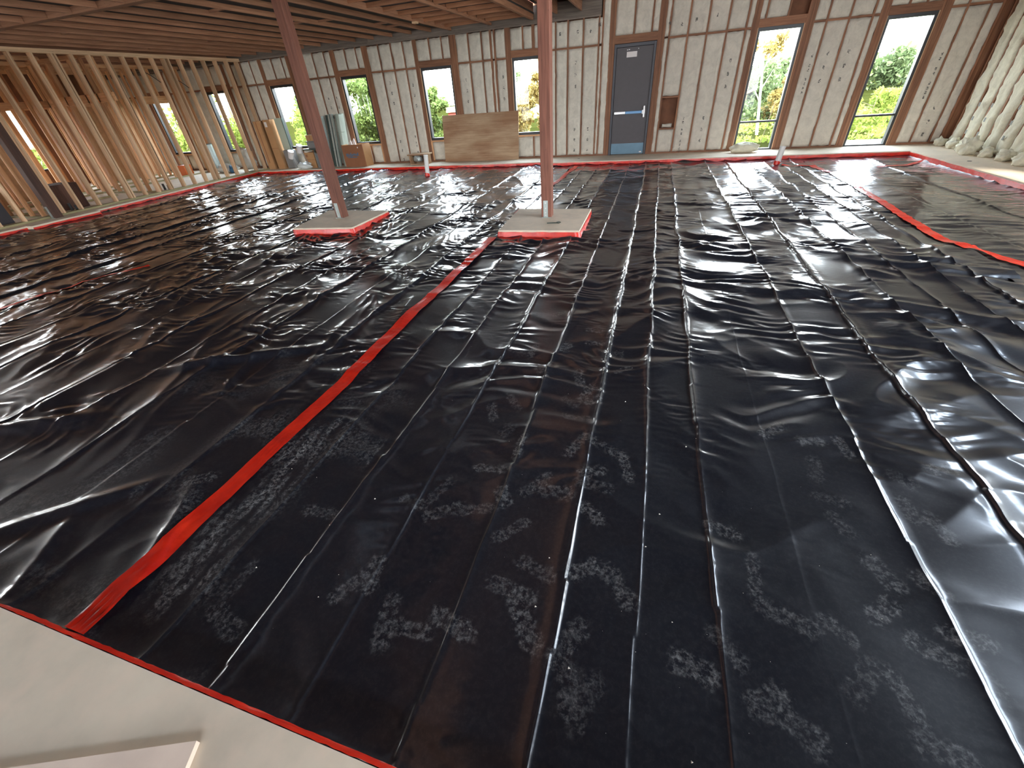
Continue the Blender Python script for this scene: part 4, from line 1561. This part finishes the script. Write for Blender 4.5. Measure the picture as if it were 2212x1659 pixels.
# ------------------------------------------------------------------ low wooden step stool with a wrapped bundle
st = empty('step_stool', (-6.95, 12.95, 0), 'low wooden step stool with a clear wrapped bundle below', 'stool')
sx, sy = -7.27, 12.72
box('stool_top', (sx, sy, 0.255), (sx + 0.66, sy + 0.42, 0.29), PLY, st, bevel=0.004)
box('stool_side', (sx + 0.55, sy + 0.02, 0), (sx + 0.60, sy + 0.40, 0.255), PLY, st)
box('stool_side', (sx + 0.03, sy + 0.06, 0), (sx + 0.07, sy + 0.40, 0.255), PLY, st)
box('stool_rail', (sx + 0.07, sy + 0.36, 0.03), (sx + 0.55, sy + 0.39, 0.255), PLY, st)
box('stool_foot', (sx + 0.03, sy + 0.04, 0), (sx + 0.62, sy + 0.09, 0.03), PLY, st)
o = lump('wrapped_bundle', (sx + 0.24, sy + 0.24, 0.15), (0.15, 0.11, 0.11), plain('clear_wrap', srgb(200, 210, 208), 0.12, metal=0.5, bump=0.8, scale=30), 31, rough=0.3)
tag(o, 'glinting clear wrapped bundle pushed under the step stool', 'bundle')

# ------------------------------------------------------------------ open cardboard box
bx = empty('cardboard_box', (-9.2, 12.95, 0), 'open brown cardboard box with a blue grey print, under a window', 'box')
x0, x1, y0, y1, zt = -9.62, -8.84, 12.80, 13.22, 0.62
box('box_front', (x0, y0, 0), (x1, y0 + 0.012, zt), CARD2, bx)
box('box_side', (x1 - 0.012, y0 + .012, 0), (x1, y1, zt), CARD, bx)
box('box_side', (x0, y0 + .012, 0), (x0 + 0.012, y1, zt), CARD, bx)
box('box_back', (x0 + .012, y1 - 0.012, 0), (x1 - .012, y1, zt), CARD, bx)
box('box_bottom', (x0 + .012, y0 + .012, 0), (x1 - .012, y1 - .012, 0.012), CARD, bx)
mb = MB()
r = random.Random(3)
for i in range(9):
    a = x0 + 0.11 + i * 0.052
    mb.box((a, y0 - 0.002, 0.30 + r.uniform(-.015, .02)), (a + 0.043, y0, 0.375 + r.uniform(-.02, .03)))
mb.box((x0 + 0.15, y0 - 0.002, 0.26), (x0 + 0.5, y0, 0.285))
mb.build('blue_print', BLUEINK, bx)
box('label_spot', (x1 - 0.20, y0 - 0.002, 0.52), (x1 - 0.17, y0, 0.56), WHITE, bx)
for i, (a, h_) in enumerate(((x0 + 0.16, 0.10), (x0 + 0.30, 0.16))):
    q = MB().add([(a, 13.0, 0.45), (a + 0.15, 13.0, 0.45), (a + 0.10, 13.0, zt + h_), (a + 0.02, 13.0, zt + h_ * 0.5),
                  (a, 13.02, 0.45), (a + 0.15, 13.02, 0.45), (a + 0.10, 13.02, zt + h_), (a + 0.02, 13.02, zt + h_ * 0.5)], BOXF).build('paper_scrap', WHITE)
    tag(q, ['low white paper scrap poking out of the open cardboard box', 'taller white paper scrap poking out of the open cardboard box'][i], 'paper')

# ------------------------------------------------------------------ leaning duct lengths between the windows
DL = ['broad pale duct half nearest the left post', 'dark open duct channel in the leaning sheet metal row', 'thin bright duct strip in the leaning sheet metal row',
      'second thin duct strip in the leaning sheet metal row', 'rounded pale duct nearest the window with the box']


def duct(xa, xb, zt, yb, lean, mat, label, dep=0.10, round_=False):
    e = empty('duct_section', ((xa + xb) / 2, yb, 0), label, 'duct', 'leaning duct sections')
    n = 8
    prof = []
    for i in range(n + 1):
        t = i / n
        d = dep * (math.sin(t * math.pi) if round_ else (1 if 0 < i < n else 0))
        prof.append((xa + (xb - xa) * t, -d))
    v, f = [], []
    for k, z in enumerate((0, zt * 0.33, zt * 0.66, zt)):
        for (x, d) in prof:
            v.append((x + lean[0] * z, yb + d + lean[1] * z, z))
    m = n + 1
    for k in range(3):
        for i in range(n):
            f.append((k * m + i, k * m + i + 1, (k + 1) * m + i + 1, (k + 1) * m + i))
    mesh_obj('sheet_shell', v, f, mat, e, smooth=round_)
    for z in (zt * 0.33, zt * 0.66, zt - 0.02):
        MB().box((xa + lean[0] * z, yb - dep - 0.004 + lean[1] * z, z), (xb + lean[0] * z, yb - dep + 0.002 + lean[1] * z, z + 0.012)).build('seam_rib', mat, e)
    return e


duct(-10.62, -10.30, 1.42, 13.05, (0.03, 0.10), STEEL, DL[0])
duct(-10.29, -10.14, 1.44, 13.08, (0.05, 0.10), DSTEEL, DL[1], dep=0.03)
duct(-10.13, -10.06, 1.46, 13.02, (0.05, 0.10), STEEL, DL[2], dep=0.05)
duct(-10.04, -9.97, 1.46, 13.04, (0.05, 0.10), STEEL, DL[3], dep=0.05)
duct(-9.94, -9.62, 1.45, 13.12, (0.06, 0.08), plain('pale_green_metal', srgb(176, 190, 178), 0.4, metal=0.4), DL[4], dep=0.09, round_=True)

# ------------------------------------------------------------------ clutter below the left window
e = empty('cardboard_carton', (-12.7, 13.05, 0), 'tall tan cardboard carton standing right beside the partition end', 'box', 'tall cardboard cartons')
box('carton_body', (-12.90, 12.90, 0), (-12.62, 13.20, 1.42), CARD, e, bevel=0.006)
box('carton_tape', (-12.80, 12.897, 0.2), (-12.77, 12.90, 1.40), CARD2, e)
o = box('dark_board', (-12.60, 13.02, 0), (-12.50, 13.10, 1.44), DSTEEL, None, bevel=0.004)  # dark strip stands in for the shaded gap between the cartons
tag(o, 'narrow dark board standing between the two tall cartons', 'board')
e = empty('cardboard_carton', (-12.3, 13.05, 0), 'tall tan cardboard carton with a white label, beside the green panel', 'box', 'tall cardboard cartons')
box('carton_body', (-12.48, 12.90, 0), (-12.20, 13.20, 1.44), CARD, e, bevel=0.006)
box('carton_label', (-12.44, 12.897, 1.24), (-12.34, 12.90, 1.38), WHITE, e)
box('carton_seam', (-12.475, 12.898, 0.62), (-12.205, 12.90, 0.63), CARD2, e)
e = empty('metal_sheet', (-12.0, 13.05, 0), 'pale green metal panel standing on a dark grey bin', 'panel')
box('panel_sheet', (-12.14, 13.06, 0.55), (-11.84, 13.10, 1.46), plain('panel_green_metal', srgb(180, 192, 176), 0.45, metal=0.3), e)
box('panel_edge', (-11.845, 13.05, 0.55), (-11.82, 13.12, 1.46), DSTEEL, e)
o = box('grey_bin', (-12.12, 12.95, 0), (-11.80, 13.22, 0.55), GREYBIN, None, bevel=0.02)
tag(o, 'dark grey bin holding up the green metal panel', 'bin')


def work_light(x, z, lean, label):
    e = empty('work_light', (x, 12.85, 0), label, 'lamp', 'work lights by the left window')
    MB().tube((x + 0.16, 12.80, 0.0), (x, 12.85, z), 0.010, n=8).build('light_leg', ALU, e)
    MB().tube((x + 0.30, 12.74, 0.0), (x + 0.03, 12.84, z), 0.010, n=8).build('light_leg', ALU, e)
    MB().tube((x - 0.06, 12.83, z - 0.10), (x + 0.05, 12.80, z + 0.11), 0.075, 0.095, n=14).build('light_head', WHITE, e)
    return e


work_light(-11.70, 0.42, 0, 'white headed work light on splayed legs before the bin')
work_light(-11.28, 0.58, 0, 'taller white headed work light beside the small cardboard boxes')
o = lump('plastic_bag', (-11.25, 12.78, 0.08), (0.27, 0.14, 0.11), BAGW, 41, rough=0.4)
tag(o, 'crumpled white plastic bag on the slab edge before the work lights', 'bag')
e = empty('small_carton', (-11.0, 13.0, 0), 'small tan carton with a printed square, on the floor by the left post', 'box', 'small cartons')
box('carton_body', (-11.22, 12.86, 0), (-10.82, 13.16, 0.46), CARD, e, bevel=0.005)
box('printed_square', (-11.15, 12.858, 0.33), (-11.08, 12.86, 0.40), CARD2, e)
box('carton_tape', (-11.21, 12.858, 0.24), (-10.83, 12.86, 0.25), CARD2, e)
e = empty('low_table', (-10.85, 13.05, 0), 'small dark green table carrying the grey storage tub', 'table')
box('table_top', (-11.25, 12.90, 0.52), (-10.66, 13.28, 0.56), DSTEEL, e, bevel=0.006)
for a, b in ((-10.79, 12.92), (-10.68, 12.92), (-10.79, 13.24), (-10.68, 13.24)):
    box('leg', (a - 0.02, b - 0.02, 0), (a + 0.02, b + 0.02, 0.52), DSTEEL, e)
e = empty('storage_tub', (-10.85, 13.08, 0.56), 'grey storage tub on the small dark table', 'tub')
box('tub_body', (-11.05, 12.95, 0.56), (-10.68, 13.25, 0.76), GREYBIN, e, bevel=0.02)
box('tub_rim', (-11.07, 12.93, 0.76), (-10.66, 13.27, 0.775), GREYBIN, e, bevel=0.004)
e = empty('small_carton', (-10.87, 13.1, 0.775), 'small open tan carton standing on the grey storage tub', 'box', 'small cartons')
box('carton_body', (-11.03, 12.98, 0.775), (-10.70, 13.22, 0.94), CARD, e, bevel=0.004)
box('carton_tape', (-10.875, 12.978, 0.78), (-10.865, 12.98, 0.935), CARD2, e)
for i in range(3):
    o = box('grey_crate', (-10.77 + i * 0.05, 12.84, 0.0), (-10.73 + i * 0.05, 12.88, 0.45 - 0.02 * i), GREYBIN, None, bevel=0.004)
    tag(o, ['grey board under the small table, first from its left leg', 'grey board under the small table, middle of three', 'grey board under the small table, nearest the left post'][i],
        'board', 'grey boards under the small table')

# ------------------------------------------------------------------ foam roll by the tall window
o = lump('insulation_roll', (2.16, 12.98, 0.10), (0.32, 0.17, 0.125), BATT2, 51, n=20, rough=0.22)
tag(o, 'loose cream insulation roll on the slab below a tall window', 'insulation')

# ------------------------------------------------------------------ board on the near slab
d1 = Vector((-0.926, -0.378, 0))
d2 = Vector((0.378, -0.926, 0))
c0 = Vector((-1.165, 0.052, 0.0))
q = [c0, c0 + d1 * 1.3, c0 + d1 * 1.3 + d2 * 0.7, c0 + d2 * 0.7]
v = [(p.x, p.y, 0.001) for p in q] + [(p.x, p.y, 0.022) for p in q]
o = mesh_obj('scrap_board', v, [(3, 2, 1, 0), (4, 5, 6, 7), (0, 1, 5, 4), (1, 2, 6, 5), (2, 3, 7, 6), (3, 0, 4, 7)][::1],
             plain('dusty_board', srgb(238, 214, 194), 0.85, noise=0.15, scale=6))
tag(o, 'pinkish dusty board lying on the near slab corner', 'board')

# ------------------------------------------------------------------ things in the rooms behind the partition
o = lump('plastic_bag', (-13.55, 12.75, 0.32), (0.22, 0.2, 0.36), BAGW, 61, rough=0.4)
tag(o, 'upright white plastic bag behind the last partition studs', 'bag')
o = lump('plastic_bag', (-14.35, 12.55, 0.12), (0.42, 0.2, 0.15), BAGW, 62, rough=0.4)
tag(o, 'flat white plastic bag under the window behind the partition', 'bag')
o = lump('blue_bundle', (-13.95, 12.35, 0.10), (0.10, 0.12, 0.12), BLUE, 63, rough=0.3)
tag(o, 'small blue bundle beside the white bags behind the partition', 'bundle')
o = box('orange_crate', (-16.0, 12.0, 0.0), (-15.72, 12.3, 0.32), ORANGE, None, bevel=0.01)
tag(o, 'orange crate standing behind the inner partition', 'crate')
e = empty('metal_cylinder', (-15.25, 12.9, 0), 'grey green metal cylinder standing behind the partition', 'cylinder')
MB().tube((-15.25, 12.9, 0), (-15.25, 12.9, 0.85), 0.16, n=20).build('cylinder_body', STEEL, e)
MB().tube((-15.25, 12.9, 0.85), (-15.25, 12.9, 0.87), 0.168, n=20).build('cylinder_rim', DSTEEL, e)
o = box('tan_panel', (-15.42, 12.6, 0), (-15.38, 12.95, 1.05), CARD, None)
tag(o, 'tan panel leaning beside the metal cylinder', 'panel')
o = box('charcoal_board', (-13.6, 4.6, 0.0), (-13.5, 5.88, 0.66), DARKPANEL, None, bevel=0.006)
tag(o, 'dark charcoal panel behind the studs at the left picture edge', 'panel')
o = box('dark_crate', (-14.28, 6.95, 0), (-13.6, 7.5, 0.55), DARKPOST, None, bevel=0.01)
tag(o, 'dark brown crate behind the dark post', 'crate')
for (a, b, lab) in ((-13.5, 9.45, 'black cut pipe stub behind the middle partition studs'), (-13.45, 7.0, 'black cut pipe stub beside the dark post')):
    e = empty('black_stub', (a, b, 0), lab, 'pipe', 'black pipe stubs in the left slab')
    MB().tube((a, b, 0), (a, b, 0.16), 0.03, n=12).build('stub_pipe', BLACKF, e)
    MB().tube((a + 0.1, b + 0.05, 0), (a + 0.1, b + 0.05, 0.11), 0.025, n=12).build('stub_pipe', BLACKF, e)
for k, (a, lab) in enumerate((((-13.115, 10.08, 2.75), 'short black cable dangling high behind the partition'), ((-13.115, 10.86, 2.62), 'lower black cable dangling behind the partition'))):
    mb = MB()
    pts = [Vector(a) + Vector((0.02 * i, 0.07 * i, -0.03 * i - 0.012 * i * i * 0.4)) for i in range(6)]
    pts = [Vector((-13.10, a[1] - 0.02, a[2] + 0.15))] + pts
    for p_, q_ in zip(pts[:-1], pts[1:]):
        mb.tube(p_, q_, 0.009, n=6)
    tag(mb.build('cable', BLACKF), lab, 'cable')

# crumbs on the sheet: only as geometry, joined
CR = [(-0.25, 0.78), (-0.24, 1.0), (0.37, 1.86), (0.03, 2.61), (0.01, 2.21), (-1.21, 1.1), (0.23, 1.36), (0.33, 0.45), (-1.35, 0.9), (-1.83, 1.18), (0.17, 1.16), (0.28, 0.86), (-1.55, 0.62), (-1.17, 0.58), (-0.08, 0.6)]
mb = MB()
r = random.Random(9)
cr_all = CR + [(r.uniform(-2, 1.6), r.uniform(0.4, 3)) for _ in range(70)]
for i, (x, y) in enumerate(cr_all):
    s = r.uniform(0.003, 0.006) if i < len(CR) else r.uniform(0.001, 0.0022)
    zc = float(smooth_z(np.array([[x]]), np.array([[y]]))[0, 0]) + 0.001
    mb.add([(x + s, y, zc), (x - s * .6, y + s * .8, zc), (x - s * .6, y - s * .8, zc), (x, y, zc + s)], [(0, 1, 3), (1, 2, 3), (2, 0, 3), (2, 1, 0)])
tag(mb.build('pale_crumbs', CRUMB), 'scattered pale crumbs and grit on the black sheet', 'crumbs', kind='stuff')

# ------------------------------------------------------------------ outdoors
g = MB()
g.add([(-80, 13.54, -0.2), (80, 13.54, -0.2), (80, 140, -0.2), (-80, 140, -0.2)], [(0, 1, 2, 3)])
g.add([(-80, -60, -0.2), (-19.25, -60, -0.2), (-19.25, 13.54, -0.2), (-80, 13.54, -0.2)], [(0, 1, 2, 3)])
ground = g.build('ground', GROUND)
tag(ground, 'grassy yellow green ground outside the windows', 'ground', kind='structure')
box('concrete_walk', (-1.5, 13.56, -0.19), (9.0, 14.4, -0.10), WALK, ground)
box('gravel_strip', (4.6, 14.9, -0.19), (12.0, 15.8, -0.13), GRAVEL, ground)
box('paved_apron', (-30, -40, -0.19), (20, -6.1, -0.06), WALK, ground)  # unseen pale apron added to bounce daylight in from behind


def leaves(name, blobs, size, mat, parent, seed, per=260):
    """leaf cards as real little quads, grouped in blobs (cx,cy,cz,rx,ry,rz)"""
    rng = np.random.default_rng(seed)
    V = []
    for (cx, cy, cz, rx, ry, rz) in blobs:
        d = rng.normal(size=(per, 3))
        d /= np.linalg.norm(d, axis=1)[:, None]
        rad = rng.random(per) ** 0.45
        c = np.array([cx, cy, cz]) + d * rad[:, None] * np.array([rx, ry, rz])
        a = rng.normal(size=(per, 3))
        a /= np.linalg.norm(a, axis=1)[:, None]
        b = np.cross(a, rng.normal(size=(per, 3)))
        b /= np.linalg.norm(b, axis=1)[:, None]
        s = size * rng.uniform(0.6, 1.4, per)[:, None]
        V.append(np.stack([c - a * s, c + b * s * 0.5, c + a * s, c - b * s * 0.5], 1))
    V = np.concatenate(V).reshape(-1, 3)
    n = len(V) // 4
    me = bpy.data.meshes.new(name)
    me.vertices.add(len(V))
    me.vertices.foreach_set('co', V.reshape(-1).astype(np.float32))
    me.loops.add(n * 4)
    me.loops.foreach_set('vertex_index', np.arange(n * 4, dtype=np.int32))
    me.polygons.add(n)
    me.polygons.foreach_set('loop_start', np.arange(0, n * 4, 4, dtype=np.int32))
    me.polygons.foreach_set('loop_total', np.full(n, 4, dtype=np.int32))
    me.materials.append(mat)
    me.update()
    o = bpy.data.objects.new(name, me)
    C.objects.link(o)
    o['kind'] = 'stuff'
    if parent is not None:
        o.parent = parent
        o.location = -PLOC(parent)
    return o


def tree(x, y, h, w, mat, label, seed, trunk=0.1, base=0.25, nb=16, per=230, size=0.10, cat='tree', bark=BARK, lean=0.0):
    name = 'tree' if cat == 'tree' else 'bush'
    e = empty(name, (x, y, -0.2), label, cat, 'trees and bushes outside the windows')
    rng = random.Random(seed)
    mb = MB()
    top = Vector((x + lean * h, y, -0.2 + h * 0.8))
    mb.tube((x, y, -0.25), tuple(Vector((x, y, -0.25)).lerp(top, 0.5)), trunk, trunk * 0.7, n=8)
    mb.tube(tuple(Vector((x, y, -0.25)).lerp(top, 0.5)), tuple(top), trunk * 0.7, trunk * 0.3, n=8)
    for k in range(5):
        t = rng.uniform(0.35, 0.8)
        p = Vector((x, y, -0.25)).lerp(top, t)
        a = rng.uniform(0, 6.28)
        q_ = p + Vector((math.cos(a) * w * 0.35, math.sin(a) * w * 0.35, h * 0.15))
        mb.tube(tuple(p), tuple(q_), trunk * 0.4, trunk * 0.15, n=6)
    mb.build('trunk', bark, e)
    bl = []
    for k in range(nb):
        a = rng.uniform(0, 6.28)
        rr = w * 0.5 * math.sqrt(rng.random())
        z = -0.2 + h * rng.uniform(base, 0.95)
        s = w * rng.uniform(0.16, 0.28) * (1.15 - 0.5 * (z / h))
        bl.append((x + lean * (z + 0.2) + math.cos(a) * rr, y + math.sin(a) * rr, z, s, s, s * 0.85))
    leaves('crown', bl, size, mat, e, seed, per)
    return e


# beyond the left windows the planting is close and dense
tree(-13.9, 17.4, 1.7, 2.0, LEAF_Y, 'low yellow green bush outside the window behind the left post', 1, cat='bush', base=0.1, size=0.07)
tree(-15.6, 20.0, 2.0, 2.4, LEAF_Y, 'taller yellow green bush behind the low bush, left windows', 2, cat='bush', base=0.1, size=0.08)
tree(-12.9, 17.0, 2.5, 1.9, LEAF_G, 'green bush outside, between the left window and the box window', 3, cat='bush', base=0.05, size=0.07)
tree(-11.2, 17.2, 2.85, 2.2, LEAF_G, 'dense green bush filling the window above the cardboard box', 4, cat='bush', base=0.02, nb=44, per=300, size=0.07)
tree(-12.9, 20.0, 2.9, 2.6, LEAF_G, 'tall green tree behind the dense bush', 5, base=0.1, nb=22, size=0.08)
tree(-9.1, 18.6, 2.5, 1.3, LEAF_G, 'feathery green tree in the left of the plywood window', 6, base=0.05, nb=24, size=0.08)
tree(-18.0, 17.0, 3.0, 2.8, LEAF_Y, 'bright yellow green bush outside the partition window', 7, cat='bush', base=0.05, nb=24, size=0.08)
tree(-21.9, 17.4, 2.5, 2.8, LEAF_Y, 'bright yellow bush outside the leftmost far window', 8, cat='bush', base=0.05, nb=22, size=0.08)
tree(-5.2, 18.4, 2.2, 1.5, LEAF_O, 'dry brownish bush low outside the middle post window', 9, cat='bush', base=0.05, nb=22, size=0.07)
tree(-4.0, 17.6, 2.6, 1.3, LEAF_O, 'thin rusty leaved tree right in the middle post window', 10, base=0.3, nb=14, per=120, size=0.07)
tree(-6.1, 20.0, 2.6, 1.5, LEAF_D, 'dusky thin tree left in the middle post window', 11, base=0.35, nb=12, per=120, size=0.08)
tree(-24.5, 12.6, 1.9, 2.2, LEAF_Y, 'low yellow bush outside the left outer slit window', 17, cat='bush', base=0.05, nb=14, size=0.08)
# far line beyond the tall windows
tree(3.5, 19.0, 3.6, 1.3, LEAF_O, 'orange leaved tree high outside the tall window nearest the door', 12, trunk=0.05, base=0.66, nb=6, per=110, size=0.07, bark=plain('white_bark', srgb(210, 196, 170), 0.8), lean=-0.13)
tree(3.9, 26.0, 2.0, 2.8, LEAF_D, 'dusky green bush behind the pale trunk', 13, cat='bush', base=0.15, nb=20, size=0.1)
tree(5.6, 24.5, 1.8, 2.0, LEAF_O, 'golden bush outside the tall window nearest the door', 14, cat='bush', base=0.1, nb=20, size=0.09)
tree(4.4, 18.2, 0.75, 1.0, LEAF_Y, 'small yellow green shrub at the foot of the first tall window', 15, cat='bush', base=0.1, nb=10, per=140, size=0.05, trunk=0.02)
for k in range(7):
    tree(7.0 + k * 5.2, 44 + (k % 3) * 4, 2.5 + 0.25 * (k % 2), 5.2, LEAF_G if k % 2 else LEAF_D,
         ['rounded green tree first in the far tree line', 'green tree second in the far tree line', 'rounded dark tree third in the far tree line', 'green tree fourth in the far tree line',
          'dark tree fifth in the far tree line', 'green tree sixth in the far tree line', 'dark tree seventh in the far tree line'][k], 20 + k, base=0.1, nb=22, size=0.22)
for k in range(6):
    tree(5.6 + k * 1.7, 19.2 + (k % 3) * 1.2, 0.95 + 0.15 * (k % 2), 1.6, LEAF_Y,
         ['lime green shrub before the far tree line, first', 'lime green shrub before the far tree line, second', 'lime green shrub with a taller shoot, third before the tree line',
          'lime green shrub before the far tree line, fourth', 'lime green shrub before the far tree line, fifth', 'lime green shrub before the far tree line, sixth'][k],
         40 + k, cat='bush', base=0.08, nb=14, per=180, size=0.07, trunk=0.02)
rng_ = random.Random(77)
gb = [(rng_.uniform(1.5, 11.0), rng_.uniform(16.0, 27.0), -0.14, 0.45, 0.45, 0.12) for _ in range(150)]
tag(leaves('grass', gb, 0.07, LEAF_Y, None, 78, per=60), 'yellow green grass tufts outside the two tall windows', 'grass', kind='stuff')
# guy wires outside the tall windows
for i, (a, b, lab) in enumerate((((6.15, 15.8, -0.13), (6.75, 15.8, 1.15), 'thin guy wire slanting across the last tall window'),
                                 ((3.10, 16.0, -0.13), (3.22, 16.0, 0.9), 'thin stake at the foot of the orange leaved tree'))):
    o = MB().tube(a, b, 0.008, n=6).build('guy_wire', BARK)
    tag(o, lab, 'wire')
# red masonry box with a pale cap, cream building
e = empty('brick_enclosure', (-7.8, 19, -0.2), 'red brick enclosure with a pale cap outside the plywood window', 'enclosure')
box('enclosure_body', (-8.30, 18.5, -0.2), (-7.3, 19.5, 1.14), BRICKR, e)
box('enclosure_cap', (-8.36, 18.44, 1.14), (-7.24, 19.56, 1.32), STUCCO, e)
e = empty('cream_building', (-7.2, 40, -0.2), 'cream building far outside the middle post window', 'building')
box('building_wall', (-9.2, 38, -0.2), (-7.0, 44, 3.6), STUCCO, e)
box('building_roof', (-9.4, 37.8, 3.6), (-6.8, 44.2, 3.75), WALK, e)
box('building_wing', (-10.8, 39, -0.2), (-9.2, 44, 2.6), plain('pale_green_wall', srgb(150, 178, 160), 0.9), e)
